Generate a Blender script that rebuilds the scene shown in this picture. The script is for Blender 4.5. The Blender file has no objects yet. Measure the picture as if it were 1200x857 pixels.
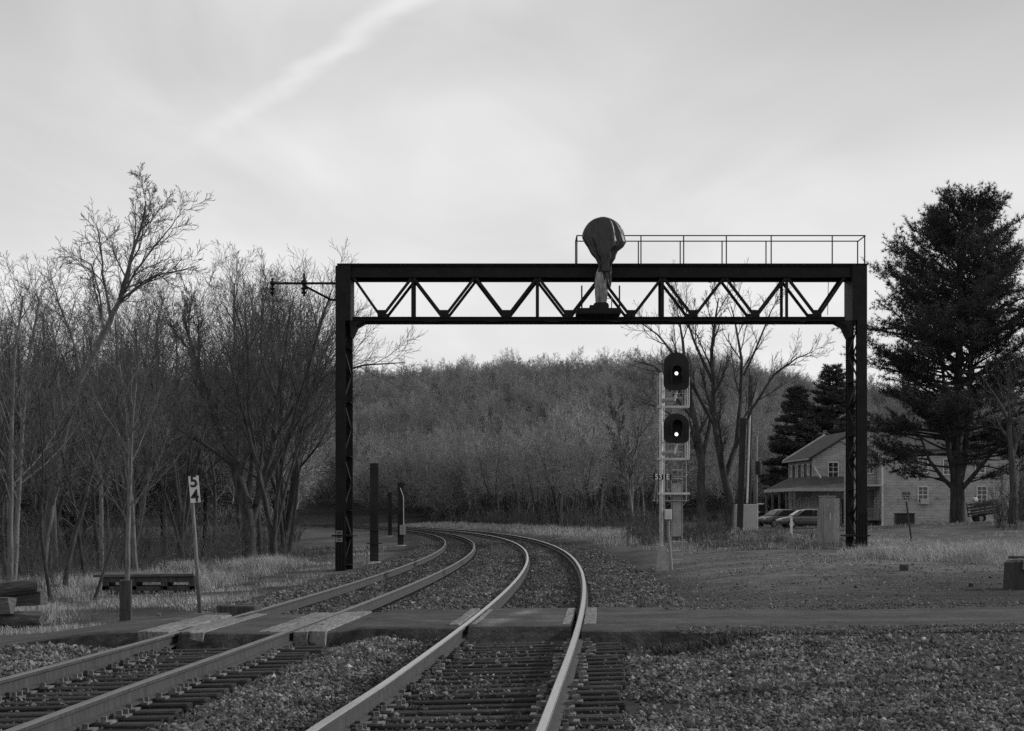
import bpy, bmesh, math, random
import numpy as np
from mathutils import Vector, Matrix
R = math.radians
rnd = random.Random(7)
nr = np.random.default_rng(7)
sc = bpy.context.scene
COL = sc.collection

# ------------------------------------------------------------------ camera
F, CX, HY, CH = 2250.0, 600.0, 603.2, 1.41      # focal length in photo pixels, vanishing row, eye height above rail
cam_d = bpy.data.cameras.new('camera')
cam_d.sensor_width = 36.0
cam_d.lens = 36.0 * F / 1200.0
cam_d.shift_y = (HY - 428.5) / 1200.0
cam_d.clip_start, cam_d.clip_end = 0.1, 6000
cam = bpy.data.objects.new('camera', cam_d)
COL.objects.link(cam)
cam.location = (0, 0, CH)
cam.rotation_euler = (R(90), 0, 0)
sc.camera = cam

# ------------------------------------------------------------------ light
SUN_EL, SUN_AZ = 27.0, 74.0       # degrees; azimuth clockwise from the viewing direction (+Y)
SKY_STRENGTH, SUN_STRENGTH, SUN_ANGLE = 0.10, 2.3, 2.5
sd = bpy.data.lights.new('sun', 'SUN')
sd.energy, sd.angle, sd.color = SUN_STRENGTH, R(SUN_ANGLE), (1, 1, 1)
sun = bpy.data.objects.new('sun', sd)
COL.objects.link(sun)
dirv = Vector((math.sin(R(SUN_AZ)) * math.cos(R(SUN_EL)), math.cos(R(SUN_AZ)) * math.cos(R(SUN_EL)), math.sin(R(SUN_EL))))
sun.rotation_euler = dirv.to_track_quat('Z', 'Y').to_euler()
sun.location = dirv * 200

sc.cycles.use_denoising = False
sc.view_settings.view_transform = 'Standard'
sc.view_settings.look = 'None'
sc.view_settings.exposure = 0.0
sc.view_settings.gamma = 1.0
sc.view_settings.use_curve_mapping = False

world = bpy.data.worlds.new('World')
sc.world = world
world.use_nodes = True
wt = world.node_tree
wt.nodes.clear()
def WN(t, **k):
    n = wt.nodes.new(t)
    for a, b in k.items():
        setattr(n, a, b)
    return n
WL_ = wt.links.new
def wmath(op, a, b=None, clamp=False):
    n = WN('ShaderNodeMath', operation=op, use_clamp=clamp)
    for i, v in enumerate((a, b)):
        if v is None:
            continue
        if isinstance(v, (int, float)):
            n.inputs[i].default_value = v
        else:
            WL_(v, n.inputs[i])
    return n.outputs[0]
sky = WN('ShaderNodeTexSky', sky_type='NISHITA', sun_disc=False)
sky.sun_elevation, sky.sun_rotation = R(SUN_EL), R(SUN_AZ)
sky.air_density, sky.dust_density, sky.ozone_density = 1.0, 1.5, 1.0
bw = WN('ShaderNodeRGBToBW')
WL_(sky.outputs[0], bw.inputs[0])
tc = WN('ShaderNodeTexCoord')
sx = WN('ShaderNodeSeparateXYZ')
WL_(tc.outputs['Generated'], sx.inputs[0])
zc = wmath('MAXIMUM', sx.outputs[2], 0.04)
px_, py_ = wmath('DIVIDE', sx.outputs[0], zc), wmath('DIVIDE', sx.outputs[1], zc)
cb = WN('ShaderNodeCombineXYZ')
WL_(px_, cb.inputs[0]); WL_(py_, cb.inputs[1])
def wnoise(scale, rot, loc, detail, rough, dist=0.0):
    mp = WN('ShaderNodeMapping')
    mp.inputs['Scale'].default_value = scale
    mp.inputs['Rotation'].default_value = (0, 0, rot)
    mp.inputs['Location'].default_value = loc
    WL_(cb.outputs[0], mp.inputs[0])
    n = WN('ShaderNodeTexNoise')
    n.inputs['Scale'].default_value = 1.0
    n.inputs['Detail'].default_value = detail
    n.inputs['Roughness'].default_value = rough
    n.inputs['Distortion'].default_value = dist
    WL_(mp.outputs[0], n.inputs[0])
    return n.outputs[0]
def wramp(v, a, b):
    n = WN('ShaderNodeMapRange', interpolation_type='SMOOTHSTEP')
    n.inputs['From Min'].default_value, n.inputs['From Max'].default_value = a, b
    WL_(v, n.inputs['Value'])
    return n.outputs[0]
veil = wramp(wnoise((0.55, 0.30, 1), R(-24), (3.1, 1.7, 0), 3, 0.45, 0.4), 0.25, 0.75)
wisps = wramp(wnoise((1.6, 0.35, 1), R(-35), (8.3, 2.1, 0), 5, 0.5, 0.6), 0.36, 0.78)
# condensation trail: a straight line in the plane of the cirrus
AX, AY, BX, BY = -0.199, 3.73, -0.732, 4.91
ln = math.hypot(BX - AX, BY - AY); tx, ty = (BX - AX) / ln, (BY - AY) / ln
jit = wmath('MULTIPLY', wmath('SUBTRACT', wnoise((3, 3, 1), 0, (0, 0, 0), 4, 0.6), 0.5), 0.10)
along = wmath('ADD', wmath('MULTIPLY', wmath('SUBTRACT', px_, AX), tx), wmath('MULTIPLY', wmath('SUBTRACT', py_, AY), ty))
across = wmath('ADD', wmath('ADD', wmath('MULTIPLY', wmath('SUBTRACT', px_, AX), -ty), wmath('MULTIPLY', wmath('SUBTRACT', py_, AY), tx)), jit)
core = wmath('SUBTRACT', 1.0, wramp(wmath('ABSOLUTE', across), 0.0, 0.068))
fade = wmath('SUBTRACT', 1.0, wramp(along, 0.35, 2.1))
trail = wmath('MULTIPLY', wmath('MULTIPLY', core, fade), wmath('ADD', 0.55, wmath('MULTIPLY', wisps, 0.5)))
cover = wmath('ADD', wmath('MULTIPLY', veil, 0.50), wmath('MULTIPLY', wisps, 0.38))
cover = wmath('ADD', cover, wmath('MULTIPLY', trail, 0.40))
cover = wmath('ADD', cover, 0.24, clamp=True)
low = wmath('SUBTRACT', 1.0, wramp(sx.outputs[2], 0.04, 0.42))       # the veil looks denser towards the horizon
cloud_val = wmath('ADD', 8.0, wmath('MULTIPLY', low, 0.9))
clear_val = wmath('ADD', wmath('MULTIPLY', bw.outputs[0], 0.62), wmath('MULTIPLY', low, 4.9))
mixv = wmath('ADD', wmath('MULTIPLY', cloud_val, cover), wmath('MULTIPLY', clear_val, wmath('SUBTRACT', 1.0, cover)))
bg = WN('ShaderNodeBackground')
bg.inputs[1].default_value = SKY_STRENGTH
WL_(mixv, bg.inputs[0])
wo = WN('ShaderNodeOutputWorld')
WL_(bg.outputs[0], wo.inputs[0])

# ------------------------------------------------------------------ helpers
def at(px, py, Y):
    """place seen at photo pixel (px, py) at distance Y in front of the camera"""
    return Vector(((px - CX) / F * Y, Y, CH + (HY - py) / F * Y))
def atx(px, Y):
    return (px - CX) / F * Y

ORG = {}
def tag(o, label=None, cat=None, group=None, kind=None):
    for k, v in (('label', label), ('category', cat), ('group', group), ('kind', kind)):
        if v is not None:
            o[k] = v
    return o
def thing(name, label, cat, loc=(0, 0, 0), rz=0.0, group=None):
    o = bpy.data.objects.new(name, None)
    o.empty_display_size = 0.2
    COL.objects.link(o)
    o.location = loc
    o.rotation_euler = (0, 0, rz)
    ORG[o.name] = (Vector(loc), rz)
    return tag(o, label, cat, group)
def mesh_obj(name, me, parent=None, origin=None):
    o = bpy.data.objects.new(name, me)
    COL.objects.link(o)
    if parent is not None:
        o.parent = parent
        ORG[o.name] = ORG.get(parent.name, (Vector((0, 0, 0)), 0.0))
    else:
        ORG[o.name] = (Vector(origin) if origin is not None else Vector((0, 0, 0)), 0.0)
        if origin is not None:
            o.location = origin
    return o
def np_mesh(name, V, faces_flat, sizes, mat=None, smooth=False, mats=None, midx=None):
    me = bpy.data.meshes.new(name)
    V = np.asarray(V, np.float32)
    ff = np.asarray(faces_flat, np.int32).ravel()
    sz = np.asarray(sizes, np.int32)
    me.vertices.add(len(V)); me.vertices.foreach_set('co', V.ravel())
    me.loops.add(len(ff)); me.loops.foreach_set('vertex_index', ff)
    me.polygons.add(len(sz))
    st = np.zeros(len(sz), np.int32); st[1:] = np.cumsum(sz)[:-1]
    me.polygons.foreach_set('loop_start', st)
    for m in (mats or ([mat] if mat else [])):
        me.materials.append(m)
    if midx is not None:
        me.polygons.foreach_set('material_index', np.asarray(midx, np.int32))
    me.update(calc_edges=True)
    me.polygons.foreach_set('use_smooth', np.full(len(sz), bool(smooth)))
    me.validate()
    return me

class MB:
    """collects simple solids; build() links them as one mesh object"""
    def __init__(s):
        s.v, s.f = [], []
    def add(s, vs, fs):
        n = len(s.v)
        s.v += [tuple(p) for p in vs]
        s.f += [tuple(i + n for i in f) for f in fs]
        return s
    def frame_box(s, c, ax, ay, az, hx, hy, hz):
        c = Vector(c); vs = []
        for sx_ in (-1, 1):
            for sy_ in (-1, 1):
                for sz_ in (-1, 1):
                    vs.append(c + ax * (hx * sx_) + ay * (hy * sy_) + az * (hz * sz_))
        return s.add(vs, [(0, 1, 3, 2), (4, 6, 7, 5), (0, 4, 5, 1), (2, 3, 7, 6), (0, 2, 6, 4), (1, 5, 7, 3)])
    def box(s, c, size, rz=0.0, rx=0.0, ry=0.0):
        m = (Matrix.Rotation(rz, 3, 'Z') @ Matrix.Rotation(ry, 3, 'Y') @ Matrix.Rotation(rx, 3, 'X'))
        return s.frame_box(c, m @ Vector((1, 0, 0)), m @ Vector((0, 1, 0)), m @ Vector((0, 0, 1)), size[0] / 2, size[1] / 2, size[2] / 2)
    def span(s, x0, x1, y0, y1, z0, z1):
        return s.box(((x0 + x1) / 2, (y0 + y1) / 2, (z0 + z1) / 2), (x1 - x0, y1 - y0, z1 - z0))
    def bar(s, p, q, w, h, up=(0, 0, 1)):
        p, q = Vector(p), Vector(q)
        d = (q - p); L = d.length; d.normalize()
        u = Vector(up)
        if abs(d.dot(u)) > 0.98:
            u = Vector((0, 1, 0))
        sd_ = d.cross(u).normalized(); uu = sd_.cross(d).normalized()
        return s.frame_box((p + q) / 2, d, sd_, uu, L / 2, w / 2, h / 2)
    def tube(s, p, q, r0, r1=None, n=8, caps=True):
        r1 = r0 if r1 is None else r1
        p, q = Vector(p), Vector(q)
        d = (q - p).normalized()
        u = Vector((0, 0, 1)) if abs(d.z) < 0.9 else Vector((1, 0, 0))
        a = d.cross(u).normalized(); b = d.cross(a).normalized()
        vs = []
        for c, r in ((p, r0), (q, r1)):
            for k in range(n):
                t = 2 * math.pi * k / n
                vs.append(c + a * (r * math.cos(t)) + b * (r * math.sin(t)))
        fs = [(k, (k + 1) % n, n + (k + 1) % n, n + k) for k in range(n)]
        if caps:
            fs += [tuple(range(n - 1, -1, -1)), tuple(range(n, 2 * n))]
        return s.add(vs, fs)
    def pipe(s, pts, r, n=6):
        for a, b in zip(pts, pts[1:]):
            s.tube(a, b, r, r, n)
        return s
    def lathe(s, c, prof, n=12):
        c = Vector(c); base = len(s.v); vs = []; fs = []
        for r, z in prof:
            for k in range(n):
                t = 2 * math.pi * k / n
                vs.append(c + Vector((r * math.cos(t), r * math.sin(t), z)))
        for i in range(len(prof) - 1):
            for k in range(n):
                fs.append((i * n + k, i * n + (k + 1) % n, (i + 1) * n + (k + 1) % n, (i + 1) * n + k))
        fs.append(tuple(range(n - 1, -1, -1))); fs.append(tuple(range((len(prof) - 1) * n, len(prof) * n)))
        return s.add(vs, fs)
    def prism(s, pts, axis_vec, org=(0, 0, 0)):
        """pts: list of Vectors (closed polygon); extruded by axis_vec"""
        a = Vector(axis_vec); n = len(pts)
        vs = [Vector(p) for p in pts] + [Vector(p) + a for p in pts]
        fs = [tuple(range(n - 1, -1, -1)), tuple(range(n, 2 * n))] + [(k, (k + 1) % n, n + (k + 1) % n, n + k) for k in range(n)]
        return s.add(vs, fs)
    def build(s, name, mat, parent=None, smooth=False, local=False, origin=None, bevel=0.0, wob=0.0):
        if parent is not None and not local:
            o_, rz_ = ORG[parent.name]
            mi = Matrix.Rotation(-rz_, 3, 'Z')
            vs = [mi @ (Vector(p) - o_) for p in s.v]
        elif origin is not None:
            vs = [Vector(p) - Vector(origin) for p in s.v]
        else:
            vs = s.v
        if wob:
            vs = [Vector(p) + Vector((rnd.uniform(-wob, wob), rnd.uniform(-wob, wob), rnd.uniform(-wob, wob))) for p in vs]
        me = bpy.data.meshes.new(name)
        me.from_pydata([tuple(p) for p in vs], [], s.f)
        bm = bmesh.new(); bm.from_mesh(me)
        bmesh.ops.recalc_face_normals(bm, faces=bm.faces)
        if bevel:
            bmesh.ops.bevel(bm, geom=bm.edges[:], offset=bevel, segments=1, affect='EDGES', clamp_overlap=True)
        bm.to_mesh(me); bm.free()
        if mat:
            me.materials.append(mat)
        for p in me.polygons:
            p.use_smooth = smooth
        return mesh_obj(name, me, parent, origin)

def copy_tree(o, parent=None):
    c = o.copy(); COL.objects.link(c); c.parent = parent
    for ch in o.children:
        copy_tree(ch, c)
    return c

# ------------------------------------------------------------------ materials (a monochrome photograph: grey values only)
def mat(name, a, b=None, scale=4.0, rough=0.85, bump=0.0, bscale=None, metal=0.0, spec=0.3, stretch=(1, 1, 1), detail=6.0,
        vary=0.0, attr=None, wear=None, lines=None, lo=0.35, hi=0.65, speck=None):
    m = bpy.data.materials.new(name); m.use_nodes = True
    t = m.node_tree; N = t.nodes; L = t.links.new
    bs = N['Principled BSDF']
    bs.inputs['Roughness'].default_value = rough
    bs.inputs['Metallic'].default_value = metal
    bs.inputs['Specular IOR Level'].default_value = spec
    tcn = N.new('ShaderNodeTexCoord')
    mp = N.new('ShaderNodeMapping'); mp.inputs['Scale'].default_value = stretch
    L(tcn.outputs['Object'], mp.inputs[0])
    oi = N.new('ShaderNodeObjectInfo')
    def noise(sc_, det=detail, rgh=0.6):
        n = N.new('ShaderNodeTexNoise')
        n.inputs['Scale'].default_value = sc_; n.inputs['Detail'].default_value = det; n.inputs['Roughness'].default_value = rgh
        L(mp.outputs[0], n.inputs[0])
        return n.outputs[0]
    def mr(v, f0, f1, t0, t1):
        n = N.new('ShaderNodeMapRange'); n.inputs[1].default_value, n.inputs[2].default_value = f0, f1
        n.inputs[3].default_value, n.inputs[4].default_value = t0, t1
        L(v, n.inputs[0]); return n.outputs[0]
    def mt(op, p, q):
        n = N.new('ShaderNodeMath'); n.operation = op
        for i, v in enumerate((p, q)):
            if isinstance(v, (int, float)): n.inputs[i].default_value = v
            else: L(v, n.inputs[i])
        return n.outputs[0]
    b = a if b is None else b
    val = mr(noise(scale), lo, hi, a, b)
    if attr:
        an = N.new('ShaderNodeAttribute'); an.attribute_name = attr
        val = mt('MULTIPLY', val, an.outputs['Fac'])
    for sp_ in (speck or ()):                           # (noise scale, strength): fine grain of the surface itself
        val = mt('MULTIPLY', val, mr(noise(sp_[0], 3.0, 0.75), 0.25, 0.75, 1 - sp_[1], 1 + sp_[1]))
    if wear:                                            # (tone, noise scale, threshold)
        w = mr(noise(wear[1], 8.0, 0.7), wear[2] - 0.04, wear[2] + 0.04, 0.0, 1.0)
        mx = N.new('ShaderNodeMix'); mx.data_type = 'FLOAT'
        L(w, mx.inputs[0]); L(val, mx.inputs[2]); mx.inputs[3].default_value = wear[0]
        val = mx.outputs[0]
    if vary:
        val = mt('MULTIPLY', val, mr(oi.outputs['Random'], 0, 1, 1 - vary, 1 + vary))
    hsrc = None
    if bump:
        hsrc = noise(bscale or scale * 3)
    if lines:                                           # (axis 0..2, spacing, depth, tone factor): laps of boards or courses of shingles
        sp = N.new('ShaderNodeSeparateXYZ'); L(tcn.outputs['Object'], sp.inputs[0])
        fr = mt('FRACT', mt('DIVIDE', sp.outputs[lines[0]], lines[1]), 0)
        lap = mr(fr, 0.0, 0.18, 0.0, 1.0)
        val = mt('MULTIPLY', val, mr(lap, 0, 1, lines[3], 1.0))
        hsrc = mt('ADD', hsrc, mt('MULTIPLY', fr, lines[2])) if hsrc is not None else mt('MULTIPLY', fr, lines[2])
        bump = bump or 0.5
    L(val, bs.inputs['Base Color'])
    if bump:
        bn = N.new('ShaderNodeBump'); bn.inputs['Strength'].default_value = bump; bn.inputs['Distance'].default_value = 0.03
        L(hsrc, bn.inputs['Height']); L(bn.outputs[0], bs.inputs['Normal'])
    return m
def emit(name, v, strength):
    m = bpy.data.materials.new(name); m.use_nodes = True
    b = m.node_tree.nodes['Principled BSDF']
    b.inputs['Base Color'].default_value = (v, v, v, 1)
    b.inputs['Emission Color'].default_value = (1, 1, 1, 1)
    b.inputs['Emission Strength'].default_value = strength
    return m
M = {}
M['ground'] = mat('ground', 0.7, 1.3, 0.9, 0.95, 0.8, 14, attr='tone', spec=0.1, detail=10, speck=((30, .55), (7, .35), (2.2, .25)))
M['hill'] = mat('hill', 0.05, 0.11, 0.05, 0.95, spec=0.1)
M['asphalt'] = mat('asphalt', 0.042, 0.075, 1.2, 0.92, 0.4, 50, attr='tone', wear=(0.028, 1.1, 0.64), spec=0.15, detail=12, speck=((38, .5), (9, .3), (2.6, .25), (.4, .25)))
M['asphalt_edge_shaded'] = mat('broken_shaded_asphalt_edge', 0.018, 0.05, 6, 0.95, 0.9, 18, spec=0.1, speck=((30, .5),))  # broken, dirty asphalt, with the shade of the edge face painted in too
M['stone'] = mat('ballast_stone', 0.5, 1.5, 2.2, 0.9, 0.3, 40, attr='tone', spec=0.2)
M['tie'] = mat('tie_wood', 0.025, 0.07, 3, 0.9, 0.9, 9, stretch=(1, 12, 12), vary=0.35, spec=0.15, speck=((5, .5),), wear=(0.018, 3.0, .58))
M['tieplate'] = mat('tie_plate_steel', 0.11, 0.20, 14, 0.6, 0.2, 60, metal=0.3, vary=0.15)
M['spike'] = mat('anchor_steel', 0.03, 0.06, 14, 0.7, 0.2, 60)
M['railside'] = mat('rail_side', 0.034, 0.064, 5, 0.65, 0.15, 50, stretch=(1, 3, .6), metal=0.0, speck=((1.5, .2),))
M['railtop'] = mat('rail_running_surface', 0.45, 0.52, 8, 0.26, 0.0, 60, metal=1.0, stretch=(3, .2, 1))
M['railtop_dull'] = mat('rail_dull_surface', 0.10, 0.15, 8, 0.5, 0.0, 60, metal=0.5, stretch=(3, .2, 1))
M['plank'] = mat('crossing_plank_wood', 0.11, 0.24, 3, 0.9, 0.6, 8, stretch=(8, 1, 4), vary=0.2, wear=(0.05, 2.2, 0.60), speck=((14, .3),))
M['black'] = mat('black_painted_steel', 0.006, 0.013, 2.5, 0.6, 0.15, 30, wear=(0.03, 5, 0.68), spec=0.2)
M['pole'] = mat('dark_weathered_steel', 0.010, 0.028, 2.5, 0.7, 0.2, 30, stretch=(1, 1, .3), spec=0.3)
M['galv'] = mat('galvanised_steel', 0.42, 0.56, 7, 0.5, 0.06, 50, metal=0.0)
M['galvdark'] = mat('dull_galvanised_steel', 0.24, 0.34, 7, 0.55, 0.06, 50, metal=0.0)
M['signalblack'] = mat('matt_black_signal', 0.012, 0.02, 6, 0.7)
M['lens'] = mat('dark_glass_lens', 0.01, 0.012, 6, 0.1, spec=0.6)
M['tarp'] = mat('black_tarpaulin', 0.010, 0.032, 5, 0.40, 1.0, 5, spec=0.45, stretch=(1.8, 1.8, .45))
M['tarpgrey'] = mat('grey_wrapped_plastic', 0.12, 0.34, 5, 0.5, 0.4, 9, spec=0.4)
M['white'] = mat('white_paint', 0.55, 0.70, 5, 0.6, 0.1, 30, wear=(0.3, 7, 0.7))
M['letter_black'] = mat('black_lettering', 0.015, 0.02, 5, 0.6)
M['letter_white'] = mat('white_lettering', 0.75, 0.82, 5, 0.6)
M['post'] = mat('weathered_dark_timber', 0.035, 0.08, 3, 0.95, 0.6, 9, stretch=(7, 7, 1))
M['greypost'] = mat('grey_weathered_wood', 0.10, 0.2, 3, 0.95, 0.5, 9, stretch=(7, 7, 1))
M['log'] = mat('weathered_log', 0.05, 0.13, 2.5, 0.95, 0.7, 7, stretch=(1, 8, 8), vary=0.25)
M['bark'] = mat('grey_bark', 0.09, 0.20, 5, 0.95, 0.8, 14, stretch=(1, 1, .25), vary=0.25, spec=0.1)
M['bark2'] = mat('dark_bark', 0.03, 0.075, 5, 0.95, 0.8, 14, stretch=(1, 1, .25), vary=0.2, spec=0.1)
M['twig'] = mat('bare_twigs', 0.06, 0.125, 1.0, 0.95, vary=0.25, spec=0.1)
M['twigfar_hazed'] = mat('far_bare_twigs_hazed', 0.17, 0.29, 0.3, 0.95, vary=0.3, spec=0.1)  # distance haze painted into the colour: lighter than the near twigs
M['needle'] = mat('pine_needles', 0.028, 0.075, 0.7, 0.75, spec=0.2)
M['needle2'] = mat('spruce_needles', 0.02, 0.05, 0.9, 0.8, spec=0.15)
M['drygrass'] = mat('dry_grass', 0.20, 0.52, 1.6, 0.9, spec=0.1)
M['weeds'] = mat('brown_weeds', 0.05, 0.14, 1.6, 0.9, spec=0.1)
M['siding'] = mat('old_white_clapboard', 0.30, 0.46, 1.0, 0.85, 0.4, 20, lines=(2, 0.21, 1.6, 0.45), wear=(0.17, 0.5, 0.60), stretch=(1, 1, 2.5))
M['roof'] = mat('dark_shingle_roof', 0.05, 0.085, 1.5, 0.9, 0.5, 20, lines=(2, 0.12, 1.0, 0.7), wear=(0.14, 1.2, 0.7))
M['roofedge'] = mat('pale_metal_edge', 0.45, 0.6, 3, 0.5)
M['glass'] = mat('window_glass', 0.015, 0.02, 2, 0.08, spec=0.6)
M['shutter'] = mat('dark_shutter', 0.04, 0.06, 3, 0.8)
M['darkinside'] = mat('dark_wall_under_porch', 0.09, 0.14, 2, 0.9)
M['cardark'] = mat('dark_car_paint', 0.05, 0.06, 3, 0.3, spec=0.5)
M['carsilver'] = mat('silver_car_paint', 0.10, 0.12, 3, 0.25, metal=0.3, spec=0.6)
M['carwhite'] = mat('white_car_paint', 0.7, 0.75, 3, 0.35, spec=0.5)
M['tyre'] = mat('black_rubber', 0.02, 0.03, 8, 0.85)
M['chrome'] = mat('bright_metal', 0.5, 0.6, 8, 0.3, metal=1.0)
M['cabinet'] = mat('weathered_grey_cabinet', 0.16, 0.27, 2.2, 0.7, 0.15, 20, wear=(0.09, 3, 0.68), stretch=(1, 1, .5))
M['panel'] = mat('plain_pale_panel', 0.36, 0.42, 2, 0.7)
M['concrete'] = mat('weathered_concrete', 0.16, 0.30, 3, 0.95, 0.5, 20, wear=(0.06, 2.0, 0.62))
M['darkplastic'] = mat('dark_bin', 0.025, 0.035, 5, 0.5)
M['leafdark'] = mat('dead_leaves', 0.03, 0.07, 3, 0.9)

# ------------------------------------------------------------------ track alignment (fitted circular curve to the left)
X0, TH0, S1, S2, KAP, GRADE, SPACE, SUPER, ZL = -1.32065, 0.05956, 13.0, 16.36, 0.00101, -0.00059, 3.71886, 0.046, -0.0796
PS = np.arange(-30, 420, 0.5)
_t = np.clip((PS - S1) / (S2 - S1), 0, 1)
_kap = KAP * _t
PTH = np.concatenate([[0], np.cumsum((_kap[1:] + _kap[:-1]) / 2 * 0.5)])
PTH = TH0 - PTH
_px = np.concatenate([[0], np.cumsum(np.sin(PTH[:-1]) * 0.5)]); _py = np.concatenate([[0], np.cumsum(np.cos(PTH[:-1]) * 0.5)])
i0 = int(np.argmin(np.abs(PS)))
PX, PY = _px - _px[i0] + X0, _py - _py[i0]
def track_x(y):
    return np.interp(y, PY, PX)
def track_th(y):
    return np.interp(y, PY, PTH)
def track_s(y):
    return np.interp(y, PY, PS)
def lat(x, y):
    """signed distance right of the centre line of the right-hand track"""
    return (np.asarray(x, float) - track_x(y)) * np.cos(track_th(y))
def on_track(s, u, dz=0.0):
    th = np.interp(s, PS, PTH)
    return Vector((np.interp(s, PS, PX) + math.cos(th) * u, np.interp(s, PS, PY) - math.sin(th) * u, GRADE * s + dz)), th

# smooth value noise for the terrain
def vnoise(x, y, sc_, seed=0):
    g = np.random.default_rng(seed).random((64, 64))
    xx, yy = np.asarray(x) * sc_, np.asarray(y) * sc_
    xi, yi = np.floor(xx).astype(int), np.floor(yy).astype(int)
    fx, fy = xx - xi, yy - yi
    fx, fy = fx * fx * (3 - 2 * fx), fy * fy * (3 - 2 * fy)
    a, b, c, d = g[xi % 64, yi % 64], g[(xi + 1) % 64, yi % 64], g[xi % 64, (yi + 1) % 64], g[(xi + 1) % 64, (yi + 1) % 64]
    return (a * (1 - fx) + b * fx) * (1 - fy) + (c * (1 - fx) + d * fx) * fy - 0.5
def sstep(v, a, b):
    t = np.clip((np.asarray(v, float) - a) / (b - a), 0, 1)
    return t * t * (3 - 2 * t)
def road_zt(x, y):
    """height of the road surface"""
    u = lat(x, y)
    z = np.where(u < -2.2, ZL * sstep(-u, 1.5, 3.0), 0.0)
    z = z - 0.40 * sstep(-u, 5.0, 8.5) - 0.2 * sstep(-u, 9, 16)
    z = z + 0.05 * sstep(u, 3, 8) + 0.06 * sstep(u, 8, 20)
    return z - 0.012 - GRADE * -27
def gz(x, y):
    x, y = np.asarray(x, float), np.asarray(y, float)
    u = lat(x, y)
    g = GRADE * np.clip(track_s(y), 0, 300)
    far = sstep(y, 30, 34)
    bal = -0.238 + 0.025 * far
    # bed of the two tracks
    z = np.full(u.shape, 0.0) + bal
    z = np.where(u < -1.8, z + (ZL) * sstep(-u, 1.6, 2.4), z)
    z = z + 0.05 * np.exp(-((u + 1.86) / 0.35) ** 2)
    # left of the tracks
    left = sstep(-u, 5.6, 7.2)
    zl = -0.52 - 0.10 * sstep(-u, 7, 10) - 0.45 * sstep(-u, 11, 19) * sstep(y, 36, 60) - 0.75 * sstep(-u, 14, 30) * sstep(y, 55, 110)
    z = z * (1 - left) + (zl - 0.0) * left
    # right of the tracks
    right = sstep(u, 1.7, 3.2 + 1.2 * far)
    zr = -0.15 + 0.10 * sstep(u, 2.5, 6) + 0.05 * sstep(y, 28, 34) + 0.22 * sstep(y, 33, 52) * sstep(u, 2, 8)
    zr = zr + 0.35 * sstep(y, 90, 165) * sstep(x, 8, 24)
    zr = zr + 0.80 * np.exp(-((x - 28.5) / 9.0) ** 2 - ((y - 112) / 15.0) ** 2)
    zr = zr + 0.16 * np.exp(-((x - 2.6) / 1.6) ** 2 - ((y - 22.6) / 1.1) ** 2) + 0.05 * np.exp(-((x - 0.9) / 1.0) ** 2 - ((y - 23.2) / 1.0) ** 2)
    zr = zr + 0.5 * np.exp(-((x - 12.2) / 2.2) ** 2 - ((y - 92) / 7.0) ** 2)
    z = z * (1 - right) + zr * right
    z = z + g
    amp = 0.02 + 0.03 * (left + right) * np.clip(y / 40, 0.3, 2.5)
    z = z + amp * vnoise(x, y, 0.45, 1) + 0.035 * (left + right) * vnoise(x, y, 1.4, 2)
    # under the road: keep below the paving
    rd = sstep(y, 24.0, 25.2) * (1 - sstep(y, 29.4, 30.4))
    z = z * (1 - rd) + np.minimum(z, road_zt(x, y) - 0.06) * rd
    approach = sstep(u, 2.4, 4.6) * sstep(y, 21.6, 23.9) * (1 - sstep(y, 29.8, 33))
    z = z * (1 - approach) + (road_zt(x, y) - 0.05) * approach
    lap = sstep(-u, 5.2, 6.8) * sstep(y, 21.2, 24.5) * (1 - sstep(y, 29.8, 33))
    z = z * (1 - lap) + (road_zt(x, y) - 0.022) * lap
    return z
def gz1(x, y):
    return float(gz(np.array([x]), np.array([y]))[0])

# ------------------------------------------------------------------ ground sheet
def axis(lo, hi, d0, d1, step, grow):
    a = list(np.arange(d0, d1, step))
    s, v = step, d1
    while v < hi:
        a.append(v); s *= grow; v += s
    a.append(hi)
    s, v = step, d0 - step
    pre = []
    while v > lo:
        pre.append(v); s *= grow; v -= s
    pre.append(lo)
    return np.array(pre[::-1] + a)
gx = axis(-1500, 1500, -13, 16, 0.22, 1.11)
gy = axis(-40, 3000, 5, 42, 0.22, 1.055)
GX, GY = np.meshgrid(gx, gy)
GZ = gz(GX.ravel(), GY.ravel()).reshape(GX.shape)
U_ = lat(GX.ravel(), GY.ravel()).reshape(GX.shape)
def ground_tone(x, y):
    u = lat(x, y)
    n1, n2 = vnoise(x, y, 0.35, 5), vnoise(x, y, 0.09, 6)
    bed = 0.038 + 0.0 * u
    dirt = 0.062 + 0.05 * n1 + 0.03 * n2
    lawn = 0.082 + 0.05 * n2 + 0.05 * n1
    litter = 0.085 + 0.06 * n1 + 0.03 * n2
    lf = sstep(-u, 5.6, 7.4)
    rt = sstep(u + 1.2 * n1, 2.6, 4.6)
    rl = rt * sstep(y + 8 * n2, 44, 54)
    t = bed * (1 - lf) * (1 - rt) + dirt * rt * (1 - rl) + lawn * rl
    t = t * (1 - lf) + (dirt * (1 - sstep(-u, 8, 10)) + litter * sstep(-u, 8, 10)) * lf
    return np.clip(t, 0.02, 0.3)
GT = ground_tone(GX.ravel(), GY.ravel())
ny, nx = GX.shape
idx = np.arange(ny * nx).reshape(ny, nx)
quads = np.stack([idx[:-1, :-1], idx[:-1, 1:], idx[1:, 1:], idx[1:, :-1]], -1).reshape(-1, 4)
me = np_mesh('ground', np.stack([GX.ravel(), GY.ravel(), GZ.ravel()], 1), quads, np.full(len(quads), 4), M['ground'], True)
at_ = me.attributes.new('tone', 'FLOAT', 'POINT'); at_.data.foreach_set('value', GT.astype(np.float32))
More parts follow.
